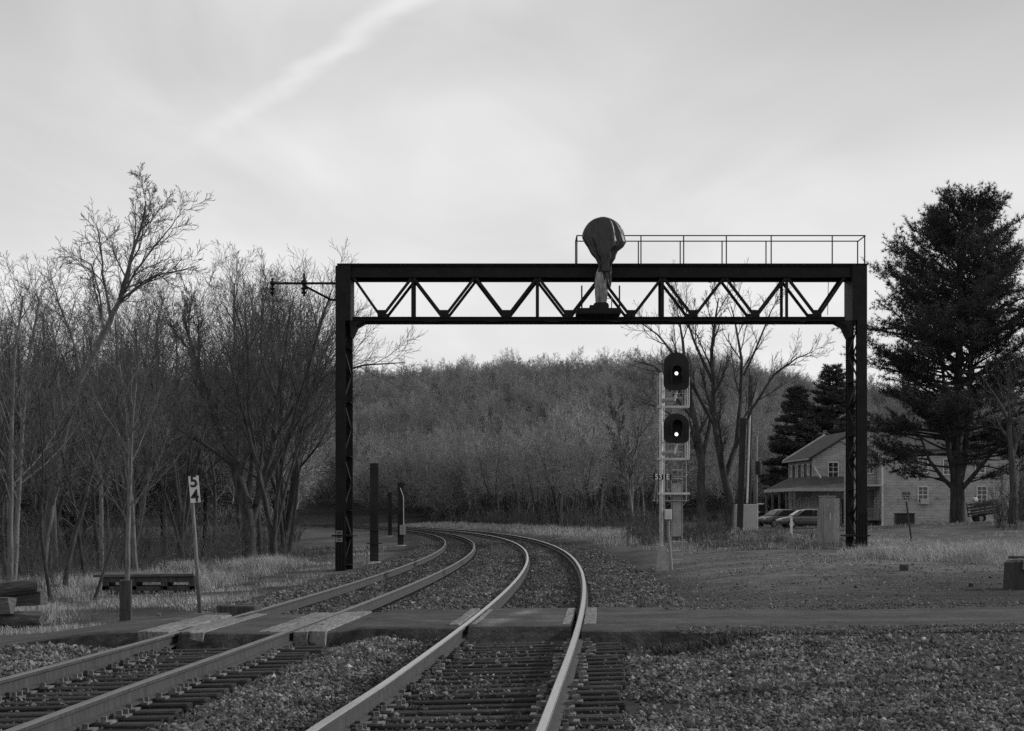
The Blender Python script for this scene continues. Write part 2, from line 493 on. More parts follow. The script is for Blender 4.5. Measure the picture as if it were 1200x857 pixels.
tag(mesh_obj('ground', me), 'packed dirt, ballast and dry lawn around the tracks', None, None, 'structure')

# the wooded hill beyond the curve
def hill_z(x, y):
    x, y = np.asarray(x, float), np.asarray(y, float)
    rise = sstep(y, 300, 540)
    crest = 29 + 4.0 * np.exp(-((x - 40) / 70.0) ** 2) - 8.0 * sstep(x, 35, 90) - 2 * sstep(-x, 5, 60) + 7 * vnoise(x, y, 0.012, 3) + 6 * vnoise(x, y, 0.035, 4)
    return -1.5 + rise * crest - 5.0 * (1 - sstep(y, 270, 305))
hx, hy = np.linspace(-900, 900, 130), np.concatenate([np.linspace(270, 620, 50), np.linspace(660, 1500, 12)])
HXm, HYm = np.meshgrid(hx, hy)
HZ = hill_z(HXm.ravel(), HYm.ravel())
idx = np.arange(HXm.size).reshape(HXm.shape)
quads = np.stack([idx[:-1, :-1], idx[:-1, 1:], idx[1:, 1:], idx[1:, :-1]], -1).reshape(-1, 4)
me = np_mesh('hill', np.stack([HXm.ravel(), HYm.ravel(), HZ], 1), quads, np.full(len(quads), 4), M['hill'], True)
tag(mesh_obj('hill', me), 'long wooded hill beyond the curve', None, None, 'structure')

# ------------------------------------------------------------------ railway tracks
RAILPROF = [(-.070, -.164), (.070, -.164), (.070, -.153), (.012, -.138), (.010, -.050), (.036, -.040), (.037, -.010), (.028, -.001), (-.028, -.001), (-.037, -.010), (-.036, -.040), (-.010, -.050), (-.012, -.138), (-.070, -.153)]
def sup(s):
    return SUPER * np.clip((s - S1) / (S2 - S1), 0, 1)
def rail(parent, u, side, dz, mtop):
    S = np.concatenate([np.arange(-6, 60, 1.0), np.arange(60, 330, 3.0)])
    V, Q, MI = [], [], []
    k = len(RAILPROF)
    for i, s in enumerate(S):
        c, th = on_track(s, u, dz + side * sup(s) / 2)
        rx_, ry_ = math.cos(th), -math.sin(th)
        for (a, z) in RAILPROF:
            V.append((c.x + rx_ * a, c.y + ry_ * a, c.z + z))
        if i:
            for j in range(k):
                a0, a1 = (i - 1) * k + j, (i - 1) * k + (j + 1) % k
                Q.append((a0, a1, a1 + k, a0 + k)); MI.append(1 if j in (6, 7, 8) else 0)
    me = np_mesh('rail', V, Q, np.full(len(Q), 4), mats=[M['railside'], mtop], midx=MI)
    return mesh_obj('rail', me, parent)

tie_me = MB().box((0, 0, -0.10), (2.6, 0.225, 0.20)).build('tie', M['tie'], None, bevel=0.012)
plate_mb = MB().box((0, 0, 0.010), (0.36, 0.19, 0.02))
for a_, b_ in ((-.115, .05), (.115, -.05), (.135, .06)):
    plate_mb.box((a_, b_, 0.035), (0.045, 0.03, 0.05))
plate_me = plate_mb.build('tie_plate', M['tieplate'], None)
anchor_me = MB().box((0, 0, 0.0), (0.20, 0.028, 0.06)).box((0.085, 0, 0.03), (0.05, 0.045, 0.055)).build('rail_anchor', M['spike'], None, bevel=0.008)
TM, PM, AM = tie_me.data, plate_me.data, anchor_me.data
for o in (tie_me, plate_me, anchor_me):
    bpy.data.objects.remove(o)
TIEZ = -0.186
TIES = []          # (x, y, heading, track offset) for the ballast scatter
def build_track(label, uc, dz, mtop, seed):
    rr = random.Random(seed)
    root = thing('railway_track', label, 'railway track')
    rail(root, uc - .755, -1, dz, mtop); rail(root, uc + .755, 1, dz, mtop)
    s = 4.2; n = 0
    far = MB()
    while s < 300:
        c, th = on_track(s, uc, dz + TIEZ)
        y = c.y
        if 24.6 < y < 29.8:
            s += 0.5; continue
        if y < 115:
            o = mesh_obj('tie', TM, root)
            sink = rr.uniform(0.0, 0.012) + (0.012 if y > 29 else 0)
            o.location = (c.x + rr.uniform(-.05, .05), c.y, c.z - sink)
            o.rotation_euler = (0, math.atan2(float(sup(s)), 1.51) * -1, -th + rr.uniform(-.012, .012))
            o.scale = (rr.uniform(.97, 1.02), rr.uniform(.92, 1.08), 1)
            if y < 24:
                TIES.append((c.x, c.y, th))
                for sd_ in (-1, 1):
                    p = mesh_obj('tie_plate', PM, o)
                    p.location = (sd_ * .755, rr.uniform(-.01, .01), 0.0005 + sink * .2)
                    p.rotation_euler = (0, 0, rr.uniform(-.03, .03) + (math.pi if rr.random() < .5 else 0))
                    if rr.random() < 0.75:
                        for q in (-1, 1):
                            if rr.random() < 0.8:
                                a = mesh_obj('rail_anchor', AM, o)
                                a.location = (sd_ * .755, q * 0.132, 0.012); a.rotation_euler = (0, 0, 0 if sd_ < 0 else math.pi)
        else:
            far.box((c.x, c.y, c.z - .06), (2.6, .23, .12), rz=-th)
        s += 0.497 + rr.uniform(-.02, .02)
    o = far.build('far_ties', M['tie'], root); o['kind'] = 'stuff'
    return root
build_track('track with bright worn rails curving left beneath the middle of the signal bridge', 0.0, 0.0, M['railtop'], 11)
build_track('dull-railed track crossed by pale planks, passing the dark steel stub poles', -SPACE, ZL, M['railtop_dull'], 12)

# ------------------------------------------------------------------ road over the crossing
road_v, road_q, road_m = [], [], []
def road_strip(x0, x1, near, far, nu, zfun, edge_x=True, slope=0.22, nv=26):
    xs = np.linspace(x0, x1, nu)
    base = len(road_v)
    rows = nv + 4
    for i, xx in enumerate(xs):
        yn, yf = near(xx), far(xx)
        jn = 0.45 * float(vnoise(np.array([xx]), np.array([1.0]), 1.3, 9)[0]) + 0.22 * float(vnoise(np.array([xx]), np.array([3.0]), 4.1, 9)[0])
        jf = 0.5 * float(vnoise(np.array([xx]), np.array([7.0]), 1.1, 9)[0])
        ys = [yn + jn - slope, yn + jn - slope * .45, yn + jn - 0.03] + list(np.linspace(yn + jn + .05, yf + jf, nv)) + [yf + jf + .15]
        for j, yy in enumerate(ys):
            z = zfun(xx, yy)
            if j == 0: z -= 0.24
            elif j == 1: z -= 0.13
            elif j == 2: z -= 0.025
            elif j == rows - 1: z -= 0.22
            else:
                z += 0.016 * float(vnoise(np.array([xx]), np.array([yy]), 0.9, 8)[0])
            road_v.append((xx, yy, z))
        if i:
            for j in range(rows - 1):
                a = base + (i - 1) * rows + j; b = a + rows
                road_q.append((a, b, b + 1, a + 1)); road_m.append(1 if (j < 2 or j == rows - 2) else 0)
def ztop(xx, yy):
    return float(road_zt(np.array([xx]), np.array([yy]))[0])
NEAR, FAR_ = 24.85, 29.5
txm = lambda y: float(track_x(y))
# the gauge strips follow the rails (a shear in x along the crossing is enough over five metres)
def strip_u(u0, u1, near, far, nu=8, dz=0.0, slope=0.22, name=None):
    base = len(road_v); nv = 20; rows = nv + 4
    for i, u in enumerate(np.linspace(u0, u1, nu)):
        jn = 0.22 * float(vnoise(np.array([u]), np.array([1.0]), 1.7, 9)[0]) + 0.12 * float(vnoise(np.array([u]), np.array([3.0]), 6.1, 9)[0])
        ys = [near + jn - slope, near + jn - slope * .45, near + jn - .03] + list(np.linspace(near + jn + .05, far, nv)) + [far + .15]
        for j, yy in enumerate(ys):
            xx = float(track_x(yy)) + u
            z = ztop(xx, yy) + dz
            if j == 0: z -= 0.26
            elif j == 1: z -= 0.14
            elif j == 2: z -= 0.02
            elif j == rows - 1: z -= 0.22
            else: z += 0.012 * float(vnoise(np.array([xx]), np.array([yy]), 0.9, 8)[0])
            road_v.append((xx, yy, z))
        if i:
            for j in range(rows - 1):
                a = base + (i - 1) * rows + j; b = a + rows
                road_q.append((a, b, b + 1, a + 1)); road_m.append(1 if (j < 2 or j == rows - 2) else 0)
strip_u(-.675, .655, NEAR + .1, FAR_, 12, 0.004, 0.75)
strip_u(-SPACE + .755 + .05, -.755 - .045, NEAR, FAR_, 14, -0.02, 0.3)
strip_u(-SPACE - .67, -SPACE + .67, NEAR - .1, FAR_ - .3, 9, 0.0, 0.3)
strip_u(.755 + .045, 4.2, NEAR - .9, FAR_ + .3, 24, 0.0, 0.35)
def nr_r(x): return NEAR - .9 - 0.7 * float(sstep(x, 4, 9))
road_strip(txm(27) + 3.6, 60, nr_r, lambda x: FAR_ + .35 + 0.8 * float(sstep(x, 5, 12)), 90, lambda a, b: ztop(a, b) - .010 - .0 * a, slope=0.5)
road_strip(-45, txm(27) - SPACE - .755 - .08, lambda x: NEAR + .25 + 1.6 * float(sstep(-x, 5.5, 9)), lambda x: FAR_ + .2 + 0.9 * float(sstep(-x, 6, 9)), 70, ztop, slope=0.35)
me = np_mesh('road', road_v, road_q, np.full(len(road_q), 4), mats=[M['asphalt'], M['asphalt_edge_shaded']], midx=road_m, smooth=True)
rv = np.array(road_v)
ur = lat(rv[:, 0], rv[:, 1])
rt_ = 1 + 1.6 * np.exp(-((ur + .22 - .12 * (rv[:, 1] - 27)) / .12) ** 2) * np.clip(.55 + 1.6 * vnoise(rv[:, 0], rv[:, 1], 1.6, 55), 0, 1.2) + .5 * np.exp(-((ur - .3) / .18) ** 2) * np.clip(vnoise(rv[:, 0], rv[:, 1], 2.5, 56) * 2, 0, 1)
rt_ = rt_ + .25 * np.exp(-((rv[:, 1] - 26.2) / .35) ** 2) + .25 * np.exp(-((rv[:, 1] - 28.1) / .35) ** 2) + .5 * sstep(ur, 9, 16) * np.clip(vnoise(rv[:, 0], rv[:, 1], .7, 57) + .2, 0, 1)
me.attributes.new('tone', 'FLOAT', 'POINT').data.foreach_set('value', rt_.astype(np.float32))
road = tag(mesh_obj('road', me), 'patched asphalt road crossing both tracks', None, None, 'structure')
# planks along the rails
def plank(u0, u1, y0, y1, dz, th=0.2, nseg=6):
    mb = MB()
    n = 2 * (nseg + 1); V = []; Q = []
    for i in range(nseg + 1):
        yy = y0 + (y1 - y0) * i / nseg
        for (uu, zz) in ((u0, 0), (u1, 0), (u1, -th), (u0, -th)):
            xx = float(track_x(yy)) + uu
            V.append((xx, yy, ztop(float(track_x(yy)) + (u0 + u1) / 2, yy) + dz * .45 + zz))
        if i:
            for j in range(4):
                a = (i - 1) * 4 + j; b = (i - 1) * 4 + (j + 1) % 4
                Q.append((a, b, b + 4, a + 4))
    Q.append((3, 2, 1, 0)); e = nseg * 4; Q.append((e, e + 1, e + 2, e + 3))
    mb.add(V, Q)
    return mb.build('crossing_plank', M['plank'], road, bevel=0.008, wob=0.004)
cl, cr = -SPACE - .755, -SPACE + .755
for (a, b, y0, y1, dz) in ((cl - .46, cl - .26, 24.75, 26.6, .03), (cl - .46, cl - .26, 26.62, 28.9, .026), (cl - .255, cl - .05, 24.7, 27.4, .022), (cl - .255, cl - .05, 27.42, 28.9, .026),
                        (cl + .09, cl + .24, 24.7, 28.0, .02), (cl + .245, cl + .42, 24.6, 26.2, .016), (cl + .245, cl + .42, 26.22, 29.3, .02),
                        (cr - .42, cr - .25, 24.75, 26.9, .02), (cr - .42, cr - .25, 26.95, 29.6, .03), (cr - .245, cr - .09, 24.75, 28.0, .016), (cr - .245, cr - .09, 28.02, 29.5, .03),
                        (cr + .05, cr + .24, 24.65, 26.3, .022), (cr + .05, cr + .24, 26.33, 29.6, .03), (cr + .245, cr + .46, 24.7, 28.3, .014), (cr + .245, cr + .46, 28.33, 29.7, .022),
                        (-.755 - .19, -.755 - .06, 25.1, 29.4, .012), (-.755 + .09, -.755 + .16, 25.1, 29.0, .014), (.755 - .23, .755 - .12, 25.2, 29.4, .016), (.755 + .05, .755 + .22, 25.2, 27.3, .014), (.755 + .05, .755 + .22, 27.33, 29.6, .018)):
    plank(a, b, y0, y1, dz)

# ------------------------------------------------------------------ ballast stones (nobody could count them)
def stones(name, label, pts, size, tone, chunky, seed):
    g = np.random.default_rng(seed)
    n = len(pts)
    if chunky:
        base = np.array([(x, y, z) for x in (-1, 1) for y in (-1, 1) for z in (-1, 1)], float) * 0.5
        fq = np.array([(0, 1, 3, 2), (4, 6, 7, 5), (0, 4, 5, 1), (2, 3, 7, 6), (0, 2, 6, 4), (1, 5, 7, 3)])
    else:
        base = np.array([(1, 0, 0), (0, 1, 0), (-1, 0, 0), (0, -1, 0), (.25, .2, 1), (-.2, -.25, -1)], float) * 0.72
        fq = np.array([(0, 1, 4), (1, 2, 4), (2, 3, 4), (3, 0, 4), (1, 0, 5), (2, 1, 5), (3, 2, 5), (0, 3, 5)])
    kv = len(base)
    V = base[None] * np.ones((n, 1, 1)) + g.normal(0, 0.15, (n, kv, 3))
    V *= (size[:, None] * g.uniform(0.7, 1.3, (n, 3)))[:, None, :]
    a = g.uniform(0, 2 * np.pi, (n, 3))
    def rot(ax, t):
        c, s = np.cos(t), np.sin(t); m = np.zeros((n, 3, 3)); i, j = [(1, 2), (2, 0), (0, 1)][ax]
        m[:, ax, ax] = 1; m[:, i, i] = c; m[:, j, j] = c; m[:, i, j] = -s; m[:, j, i] = s
        return m
    Rm = rot(2, a[:, 2]) @ rot(0, a[:, 0]) @ rot(1, a[:, 1])
    V = np.einsum('nij,nkj->nki', Rm, V) + pts[:, None, :]
    Fq = (fq[None] + kv * np.arange(n)[:, None, None]).reshape(-1, fq.shape[1])
    me = np_mesh(name, V.reshape(-1, 3), Fq, np.full(len(Fq), fq.shape[1]), M['stone'])
    t = me.attributes.new('tone', 'FLOAT', 'POINT')
    t.data.foreach_set('value', np.repeat(tone, kv).astype(np.float32))
    o = mesh_obj(name, me)
    return tag(o, label, 'ballast', None, 'stuff')
def scatter(x0, x1, y0, y1, n, g, bias=1.0):
    """denser near the camera: uniform in 1/y ** bias"""
    t = g.random(n)
    y = 1.0 / (1 / y0 + t * (1 / y1 - 1 / y0)) if bias else y0 + t * (y1 - y0)
    return y
g = np.random.default_rng(3)
def vis_points(n, y0, y1, px0, px1):
    y = 1.0 / np.sqrt(1 / y0 ** 2 + g.random(n) * (1 / y1 ** 2 - 1 / y0 ** 2))
    # even over the ground plane would be flat in y; weight towards the camera
    x = (g.uniform(px0, px1, n) - CX) / F * y
    return x, y
# near field
x, y = [], []
NS = 215000
yy = g.uniform(9.0, 24.7, NS)
xx = g.uniform(-0.31, 0.31, NS) * yy
keep = g.random(len(yy)) < np.clip(15.0 / yy, 0.45, 1)
xx, yy = xx[keep], yy[keep]
u = lat(xx, yy)
n1, n2 = vnoise(xx, yy, 0.8, 21), vnoise(xx, yy, 0.3, 22)
dens = np.ones(len(u))
inR, inL = np.abs(u) < 1.33, np.abs(u + SPACE) < 1.33
s_ = track_s(yy)
dens[inR] = 0.20 + 0.6 * np.clip(n1[inR], -.15, .5); dens[inL] = 0.30
dens = np.where((inR | inL) & (np.minimum(np.abs(u), np.abs(u + SPACE)) > .95), dens + .3, dens)
railnear = np.minimum.reduce([np.abs(u - .755), np.abs(u + .755), np.abs(u + SPACE - .755), np.abs(u + SPACE + .755)]) < 0.13
dens[railnear] = 0.0
rightdirt = np.clip(sstep(u + 1.8 * n2 + 0.9 * n1 + 0.03 * (yy - 12), 3.3, 4.7) + sstep(n2 - .25 * n1, .24, .34), 0, 1)
dens = np.where(u > 1.3, dens * (1 - 0.93 * rightdirt), dens)
dens = np.where(u < -SPACE - 3.0, dens * (1 - 0.8 * sstep(-u, 6.7, 7.6)), dens)
k = g.random(len(u)) < dens
xx, yy, u, inR, inL = xx[k], yy[k], u[k], inR[k], inL[k]
sz = g.uniform(0.013, 0.036, len(u)) * np.where(yy > 17, 1.15, 1.0) * np.where(g.random(len(u)) < .06, 1.5, 1.0) * np.where(inR | inL, 0.8, 1.0)
zz = gz(xx, yy) + sz * g.uniform(0.05, 0.55, len(u)) + np.where(g.random(len(u)) < .25, 0.02, 0) + np.where(np.abs(u + 1.86) < .6, 0.02, 0)
zz = np.where(inR, np.where(g.random(len(u)) < .10, -.178 + GRADE * yy, np.minimum(zz, -0.206 + GRADE * yy)), zz)
tone = np.clip(g.lognormal(math.log(0.118), 0.42, len(u)), 0.03, 0.4)
tone = np.where(inR | inL, tone * 0.8, tone)
tone = tone * np.where(inR, 1 + 1.6 * np.exp(-((u + .1 + .1 * np.sin(yy)) / .16) ** 2) * np.clip(.4 + 1.5 * vnoise(xx, yy, .8, 58), 0, 1), 1.0)
PN = np.stack([xx, yy, zz], 1)
kk = yy < 12.5
stones('ballast_stones', 'crushed stone ballast between and beside the nearest rails', PN[kk], sz[kk], tone[kk], True, 5)
stones('ballast_stones', 'crushed stone ballast just before the road', PN[~kk], sz[~kk], tone[~kk], False, 15)
# beyond the road
yy = 1.0 / (1 / 30.0 + g.random(42000) * (1 / 125.0 - 1 / 30.0))
u = g.uniform(-SPACE - 2.3, 2.6, len(yy))
xx = track_x(yy) + u
sz = g.uniform(0.025, 0.06, len(u))
rn = np.minimum.reduce([np.abs(u - .755), np.abs(u + .755), np.abs(u + SPACE - .755), np.abs(u + SPACE + .755)]) > 0.14
xx, yy, u, sz = xx[rn], yy[rn], u[rn], sz[rn]
inside = (np.abs(u) < .7) | (np.abs(u + SPACE) < .7)
zz = gz(xx, yy) + sz * g.uniform(0, .45, len(u)) + np.where(inside, 0.012, 0.02)
tone = np.clip(g.lognormal(math.log(0.10), 0.4, len(u)), 0.03, 0.4) * np.where(inside, 0.8, 1.0)
tone = tone * (1 + 1.5 * np.exp(-((u + .15 * np.sin(yy * .4)) / .2) ** 2) * np.clip(.2 + 1.8 * vnoise(xx, yy, .35, 59), 0, 1))
stones('ballast_stones', 'crushed stone ballast on the curve past the road', np.stack([xx, yy, zz], 1), sz, tone, False, 6)
# loose gravel on the packed dirt to the right
yy = np.concatenate([g.uniform(9, 24.2, 18000), g.uniform(31.2, 60, 18000)])
xx = g.uniform(-0.02, 0.30, len(yy)) * yy
u = lat(xx, yy)
k = (u > 2.6) & (vnoise(xx, yy, 0.5, 30) > -0.25 + 0.3 * g.random(len(u)) - .1)
xx, yy = xx[k], yy[k]
sz = g.uniform(0.008, 0.028, len(xx)) * np.where(g.random(len(xx)) < .08, 1.9, 1)
zz = gz(xx, yy) + sz * .15
stones('loose_gravel', 'loose gravel strewn over the packed dirt yard', np.stack([xx, yy, zz], 1), sz, np.clip(g.lognormal(math.log(.10), .5, len(xx)), .03, .45), False, 7)
# grit spilled over both edges of the road
e_ = g.random(9000)
yy = np.where(g.random(len(e_)) < .6, 23.3 + 1.4 * e_ ** 1.3, 30.6 - 1.6 * e_ ** 1.3)
xx = track_x(yy) + g.uniform(2.0, 11, len(yy))
sz = g.uniform(0.008, 0.026, len(xx))
zz = np.maximum(gz(xx, yy), np.where((yy > 23.2) & (yy < 30.3), road_zt(xx, yy) - .006, -9)) + sz * .2
stones('loose_gravel', 'grit spilled along the edges of the road', np.stack([xx, yy, zz], 1), sz, np.clip(g.lognormal(math.log(.09), .5, len(xx)), .03, .4), False, 17)

# ------------------------------------------------------------------ signal bridge
GD, GB = 67.0, 68.3
def gp(px, py, Y=GD):
    return at(px, py, Y)
def zof(py, Y=GD):
    return CH + (HY - py) / F * Y
sb = thing('signal_bridge', 'black steel truss signal bridge spanning the tracks on two laced columns', 'signal bridge', (2.0, 67.6, -0.3))
def column(fx, bx_, base_z, inner):
    zt = zof(312)
    mb = MB()
    XF, XB = atx(fx, GD), atx(bx_, GD)
    w = 0.34
    # front leg: rolled H section
    for (X, Y, ww) in ((XF, GD, w), (XB, GB, 0.24)):
        for dy in (-.14, .14):
            mb.span(X - ww / 2, X + ww / 2, Y + dy - .014, Y + dy + .014, base_z - .3, zt)
        mb.span(X - .012, X + .012, Y - .126, Y + .126, base_z - .3, zt)
    leg = mb.build('column', M['black'], sb)
    z = base_z + .25; k = 0
    while z < zof(376) - .7:
        n = z + 0.95
        a, b = (Vector((XF, GD + .1, z)), Vector((XB, GB - .1, n)))
        if k % 2:
            a, b = Vector((XF, GD + .1, n)), Vector((XB, GB - .1, z))
        for off in (-.09, .09):
            d = Vector((off, 0, 0))
            MB().bar(a + d, b + d, .11, .02, up=(1, 0, 0)).build('lacing_bar', M['black'], leg)
        if k % 2 == 0:
            MB().span(min(XF, XB) - .13, max(XF, XB) + .13, GD + .16, GB - .16, z - .05, z - .035).build('batten_plate', M['black'], leg)
        z = n; k += 1
    # clamp collar and the concrete-soaked lower casing
    cz = zof(628)
    MB().span(min(XF, XB) - .30, max(XF, XB) + .26, GD - .22, GB + .22, cz - .03, cz + .03).build('collar', M['black'], leg)
    lo_ = MB()
    for off in (-.155, -.05, .05, .155):
        lo_.span(XF + off - .022, XF + off + .022, GD - .19, GD - .156, base_z - .2, zof(600))
    lo_.build('reinforcing_rib', M['black'], leg)
    MB().bar((XB - inner * .12, GB - .3, base_z - .2), (XF + (XB - XF) * .75, GD + .5, zof(632)), .09, .03, up=(1, 0, 0)).build('raking_strut', M['black'], leg)
    # cap and knee gusset
    xi = XB + inner * .12
    MB().prism([Vector((xi, GD - .05, zof(376))), Vector((xi + inner * .50, GD - .05, zof(376))), Vector((xi + inner * .22, GD - .05, zof(381))), Vector((xi + inner * .04, GD - .05, zof(394)))], (0, 1.35, 0)).build('knee_gusset', M['black'], leg)
    MB().span(min(XF, XB) - .17, max(XF, XB) + .17, GD - .16, GB + .16, zof(376), zt).build('column_head', M['black'], leg)
    return leg
cl_ = column(399.3, 405.5, gz1(atx(400, GD), GD), 1)
column(1009.5, 1003.5, gz1(atx(1008, GD), GD), -1)
# notice plate on the left column
pl = MB().box((atx(398, GD), GD - .205, zof(628.5)), (.24, .012, .40)).build('notice_plate', M['cabinet'], sb)
pl['label'] = 'small pale notice plate low on the column'
mb = MB()
for q in range(4):
    mb.box((atx(398, GD), GD - .213, zof(624.4 + q * 2.8)), (.13, .004, .035))
mb.build('notice_print', M['letter_black'], pl)
# chords
XL, XR = atx(396, GD), atx(1014, GD)
for Y in (GD, GB):
    ch = MB()
    ch.span(XL + .12, XR - .12, Y - .02, Y + .02, zof(325), zof(311.5))
    ch.span(XL + .12, XR - .12, Y - .13, Y + .13, zof(312.2), zof(311))
    ch.span(XL + .12, XR - .12, Y - .13, Y + .13, zof(325.2), zof(324))
    ch.build('top_chord', M['black'], sb)
    c2 = MB().span(atx(413, GD), atx(990, GD), Y - .10, Y + .10, zof(372.6), zof(371.6)).span(atx(413, GD), atx(990, GD), Y - .01, Y + .01, zof(375.6), zof(372.6)).span(atx(413, GD), atx(990, GD), Y - .10, Y + .10, zof(375.9), zof(375.1))
    c2.build('bottom_chord', M['black'], sb)
# rivets along the front chord, deck and its overhanging lip
MB().span(XL - .02, XR + .08, GD - .18, GB + .18, zof(311), zof(309.6)).build('deck_plate', M['black'], sb)
bots = [447, 520.2, 593.4, 666.6, 739.8, 813, 885.5, 958]
tops = [483.6, 556.8, 630, 703.2, 776.4, 849.4, 921.8]
za, zb = zof(324.5), zof(372.2)
for Y, wv in ((GD, .15), (GB, .13)):
    prs = []
    for i, b in enumerate(bots):
        prs.append((b, tops[i - 1] if i else 413.5)); prs.append((b, tops[i] if i < len(tops) else 990))
    for (b, t) in prs:
        MB().bar((atx(b, GD), Y, zb), (atx(t, GD), Y, za), .09, wv, up=(0, 1, 0)).build('diagonal_bar', M['black'], sb)
    for t in tops[::2]:
        MB().bar((atx(t, GD), Y, zb), (atx(t, GD), Y, za), .10, .085, up=(0, 1, 0)).build('vertical_bar', M['black'], sb)
    for b in bots:
        MB().span(atx(b - 4.6, GD), atx(b + 4.6, GD), Y - .05, Y + .05, zof(373.5), zof(363.5)).build('gusset_plate', M['black'], sb)
for k, b in enumerate(bots):       # horizontal cross bracing between the two trusses
    a2 = bots[k + 1] if k + 1 < len(bots) else 990
    MB().bar((atx(b, GD), GD, zof(373)), (atx(a2, GD), GB, zof(373)), .07, .05).build('cross_brace', M['black'], sb)
    MB().bar((atx(b, GD), GD, zof(371)), (atx(b, GD), GB, zof(371)), .08, .08).build('cross_brace', M['black'], sb)
# handrail on the deck
zr0, zr1, zrm = zof(310), zof(276.5), zof(293)
for Y in (GD - .05, GB + .02):
    MB().tube((atx(676, GD), Y, zr1), (atx(1014, GD), Y, zr1), .022, n=6).build('handrail', M['galvdark'] if False else M['black'], sb)
    for px in (676, 751, 801, 851, 903.5, 975, 1013):
        if Y > GD and px == 975:
            continue
        MB().tube((atx(px, GD), Y, zr0), (atx(px, GD), Y, zr1), .024, n=6).build('rail_post', M['black'], sb)
for px in (676, 1013.6):
    MB().tube((atx(px, GD), GD - .05, zr1), (atx(px, GD), GB + .02, zr1), .022, n=6).build('handrail', M['black'], sb)
# bracket arm with insulators on the left
zA = zof(331)
arm = MB().bar((atx(397, GD), GD + .3, zA), (atx(317, GD), GD + .3, zA), .10, .075).build('bracket_arm', M['black'], sb)
MB().pipe([(atx(397, GD), GD + .3, zof(350.5)), (atx(387, GD), GD + .3, zof(350.5)), (atx(354, GD), GD + .3, zof(333))], .045).build('arm_brace', M['black'], arm)
for px, extra in ((318, 0.0), (355.3, 0.22)):
    X = atx(px, GD)
    prof = [(.035, .12)]
    MB().lathe((X, GD + .3, zA - .46), [(.03, 0), (.045, .03), (.035, .08), (.09, .12), (.10, .15), (.04, .18), (.04, .22), (.10, .26), (.11, .29), (.04, .32), (.05, .40), (.10, .42), (.10, .52 + extra * .2), (.05, .55), (.03, .56 + extra), (.055, .58 + extra), (.02, .66 + extra * .3 + (extra and .02))], 10).build('insulator', M['black'], arm, smooth=True)
# platform that carries the shrouded signal
MB().span(atx(675, GD), atx(726, GD), GD - 1.0, GD + .6, zof(370.5), zof(364.5)).span(atx(690, GD), atx(712, GD), GD - .95, GD - .3, zof(364.5), zof(361)).build('signal_platform', M['black'], sb)
for px in (682, 726.3):
    MB().tube((atx(px, GD), GD + .2, zof(366)), (atx(px, GD), GD + .2, zof(334)), .03, n=6).build('platform_post', M['black'], sb)
mb = MB()
for px in (711, 718):
    mb.tube((atx(px, GD), GD + .75, zof(366)), (atx(px, GD), GD + .75, zof(346)), .02, n=6)
for py in (347, 360):
    mb.tube((atx(711, GD), GD + .75, zof(py)), (atx(718, GD), GD + .75, zof(py)), .015, n=6)
mb.build('hand_grip', M['galv'], sb)
MB().tube((atx(973, GD), GD + .4, zof(325)), (atx(972, GD), GD + .4, zof(368)), .012, n=5).build('hanging_cable', M['black'], sb)
# shrouded signal head
tp = thing('covered_signal', 'round signal head shrouded in black tarpaulin above the bridge truss', 'signal', (atx(704, GD), GD - .62, zof(361)))
def shroud(rows, depth, name, m, seed, nth=110, fold=.20):
    g2 = np.random.default_rng(seed)
    ys = np.array([r[0] for r in rows]); ls = np.array([r[1] for r in rows]); rs = np.array([r[2] for r in rows])
    yy_ = np.linspace(ys[0], ys[-1], 64)
    V = []; Q = []
    ph = g2.uniform(0, 6.28, 4)
    for i, py in enumerate(yy_):
        l, r = np.interp(py, ys, ls), np.interp(py, ys, rs)
        c, h = (l + r) / 2, (r - l) / 2
        f = i / 63
        for k in range(nth):
            t = 2 * math.pi * k / nth
            d = depth * float(np.interp(f, [0, .04, .5, 1], [.35, .62, .75, .7]))
            rdg = lambda q: 1 - 2 * abs(math.sin(q)) ** .8
            w = 1 + fold * min(1, .25 + f * 2.2) * (rdg(2.5 * t + ph[0] + .8 * f) * .55 + rdg(4.5 * t + ph[1] - 1.3 * f) * .45 + rdg(8.5 * t + ph[2] + 1.5 * f) * .25 + .35 + .10 * math.sin(23 * t + 9 * f + 2 * math.sin(11 * f)))
            ex = abs(math.cos(t)) ** .8 * math.copysign(1, math.cos(t))
            ey = abs(math.sin(t)) ** .8 * math.copysign(1, math.sin(t))
            V.append(Vector((atx(c, GD) + h / F * GD * ex * (1 + (w - 1) * .22), GD - .62 + d * ey + (w - 1) * .42 * (ey if abs(ey) > .2 else .2 * math.copysign(1, ey)), zof(py))))
        if i:
            for k in range(nth):
                a, b = (i - 1) * nth + k, (i - 1) * nth + (k + 1) % nth
                Q.append((a, b, b + nth, a + nth))
    mb = MB(); mb.add(V, Q + [tuple(range(nth)), tuple(range(63 * nth, 64 * nth))])
    return mb.build(name, m, tp, smooth=True)
shroud([(258 + q, 705.6 - math.sqrt(max(24.6 ** 2 - (q - 24.4) ** 2, 4)), 705.6 + math.sqrt(max(24.6 ** 2 - (q - 24.4) ** 2, 4))) for q in (0, .6, 1.5, 3, 5, 7.5, 10.5, 14, 18, 22)] + [(283, 682, 730.8), (287, 684, 731.8), (292.5, 687.6, 729), (297.7, 690, 722.5), (301.5, 692.5, 720.8), (306.5, 697, 719.6), (312, 699.5, 716), (317, 700, 715), (322, 699, 714.5)], .34, 'tarpaulin', M['tarp'], 4)
shroud([(317, 700, 713), (323, 697.5, 713.5), (330, 696.4, 712.5), (338, 696, 711.2), (348, 696.3, 711), (355.5, 696.8, 710), (361, 698.6, 708.4)], .24, 'wrapped_mount', M['tarpgrey'], 5, fold=.16)
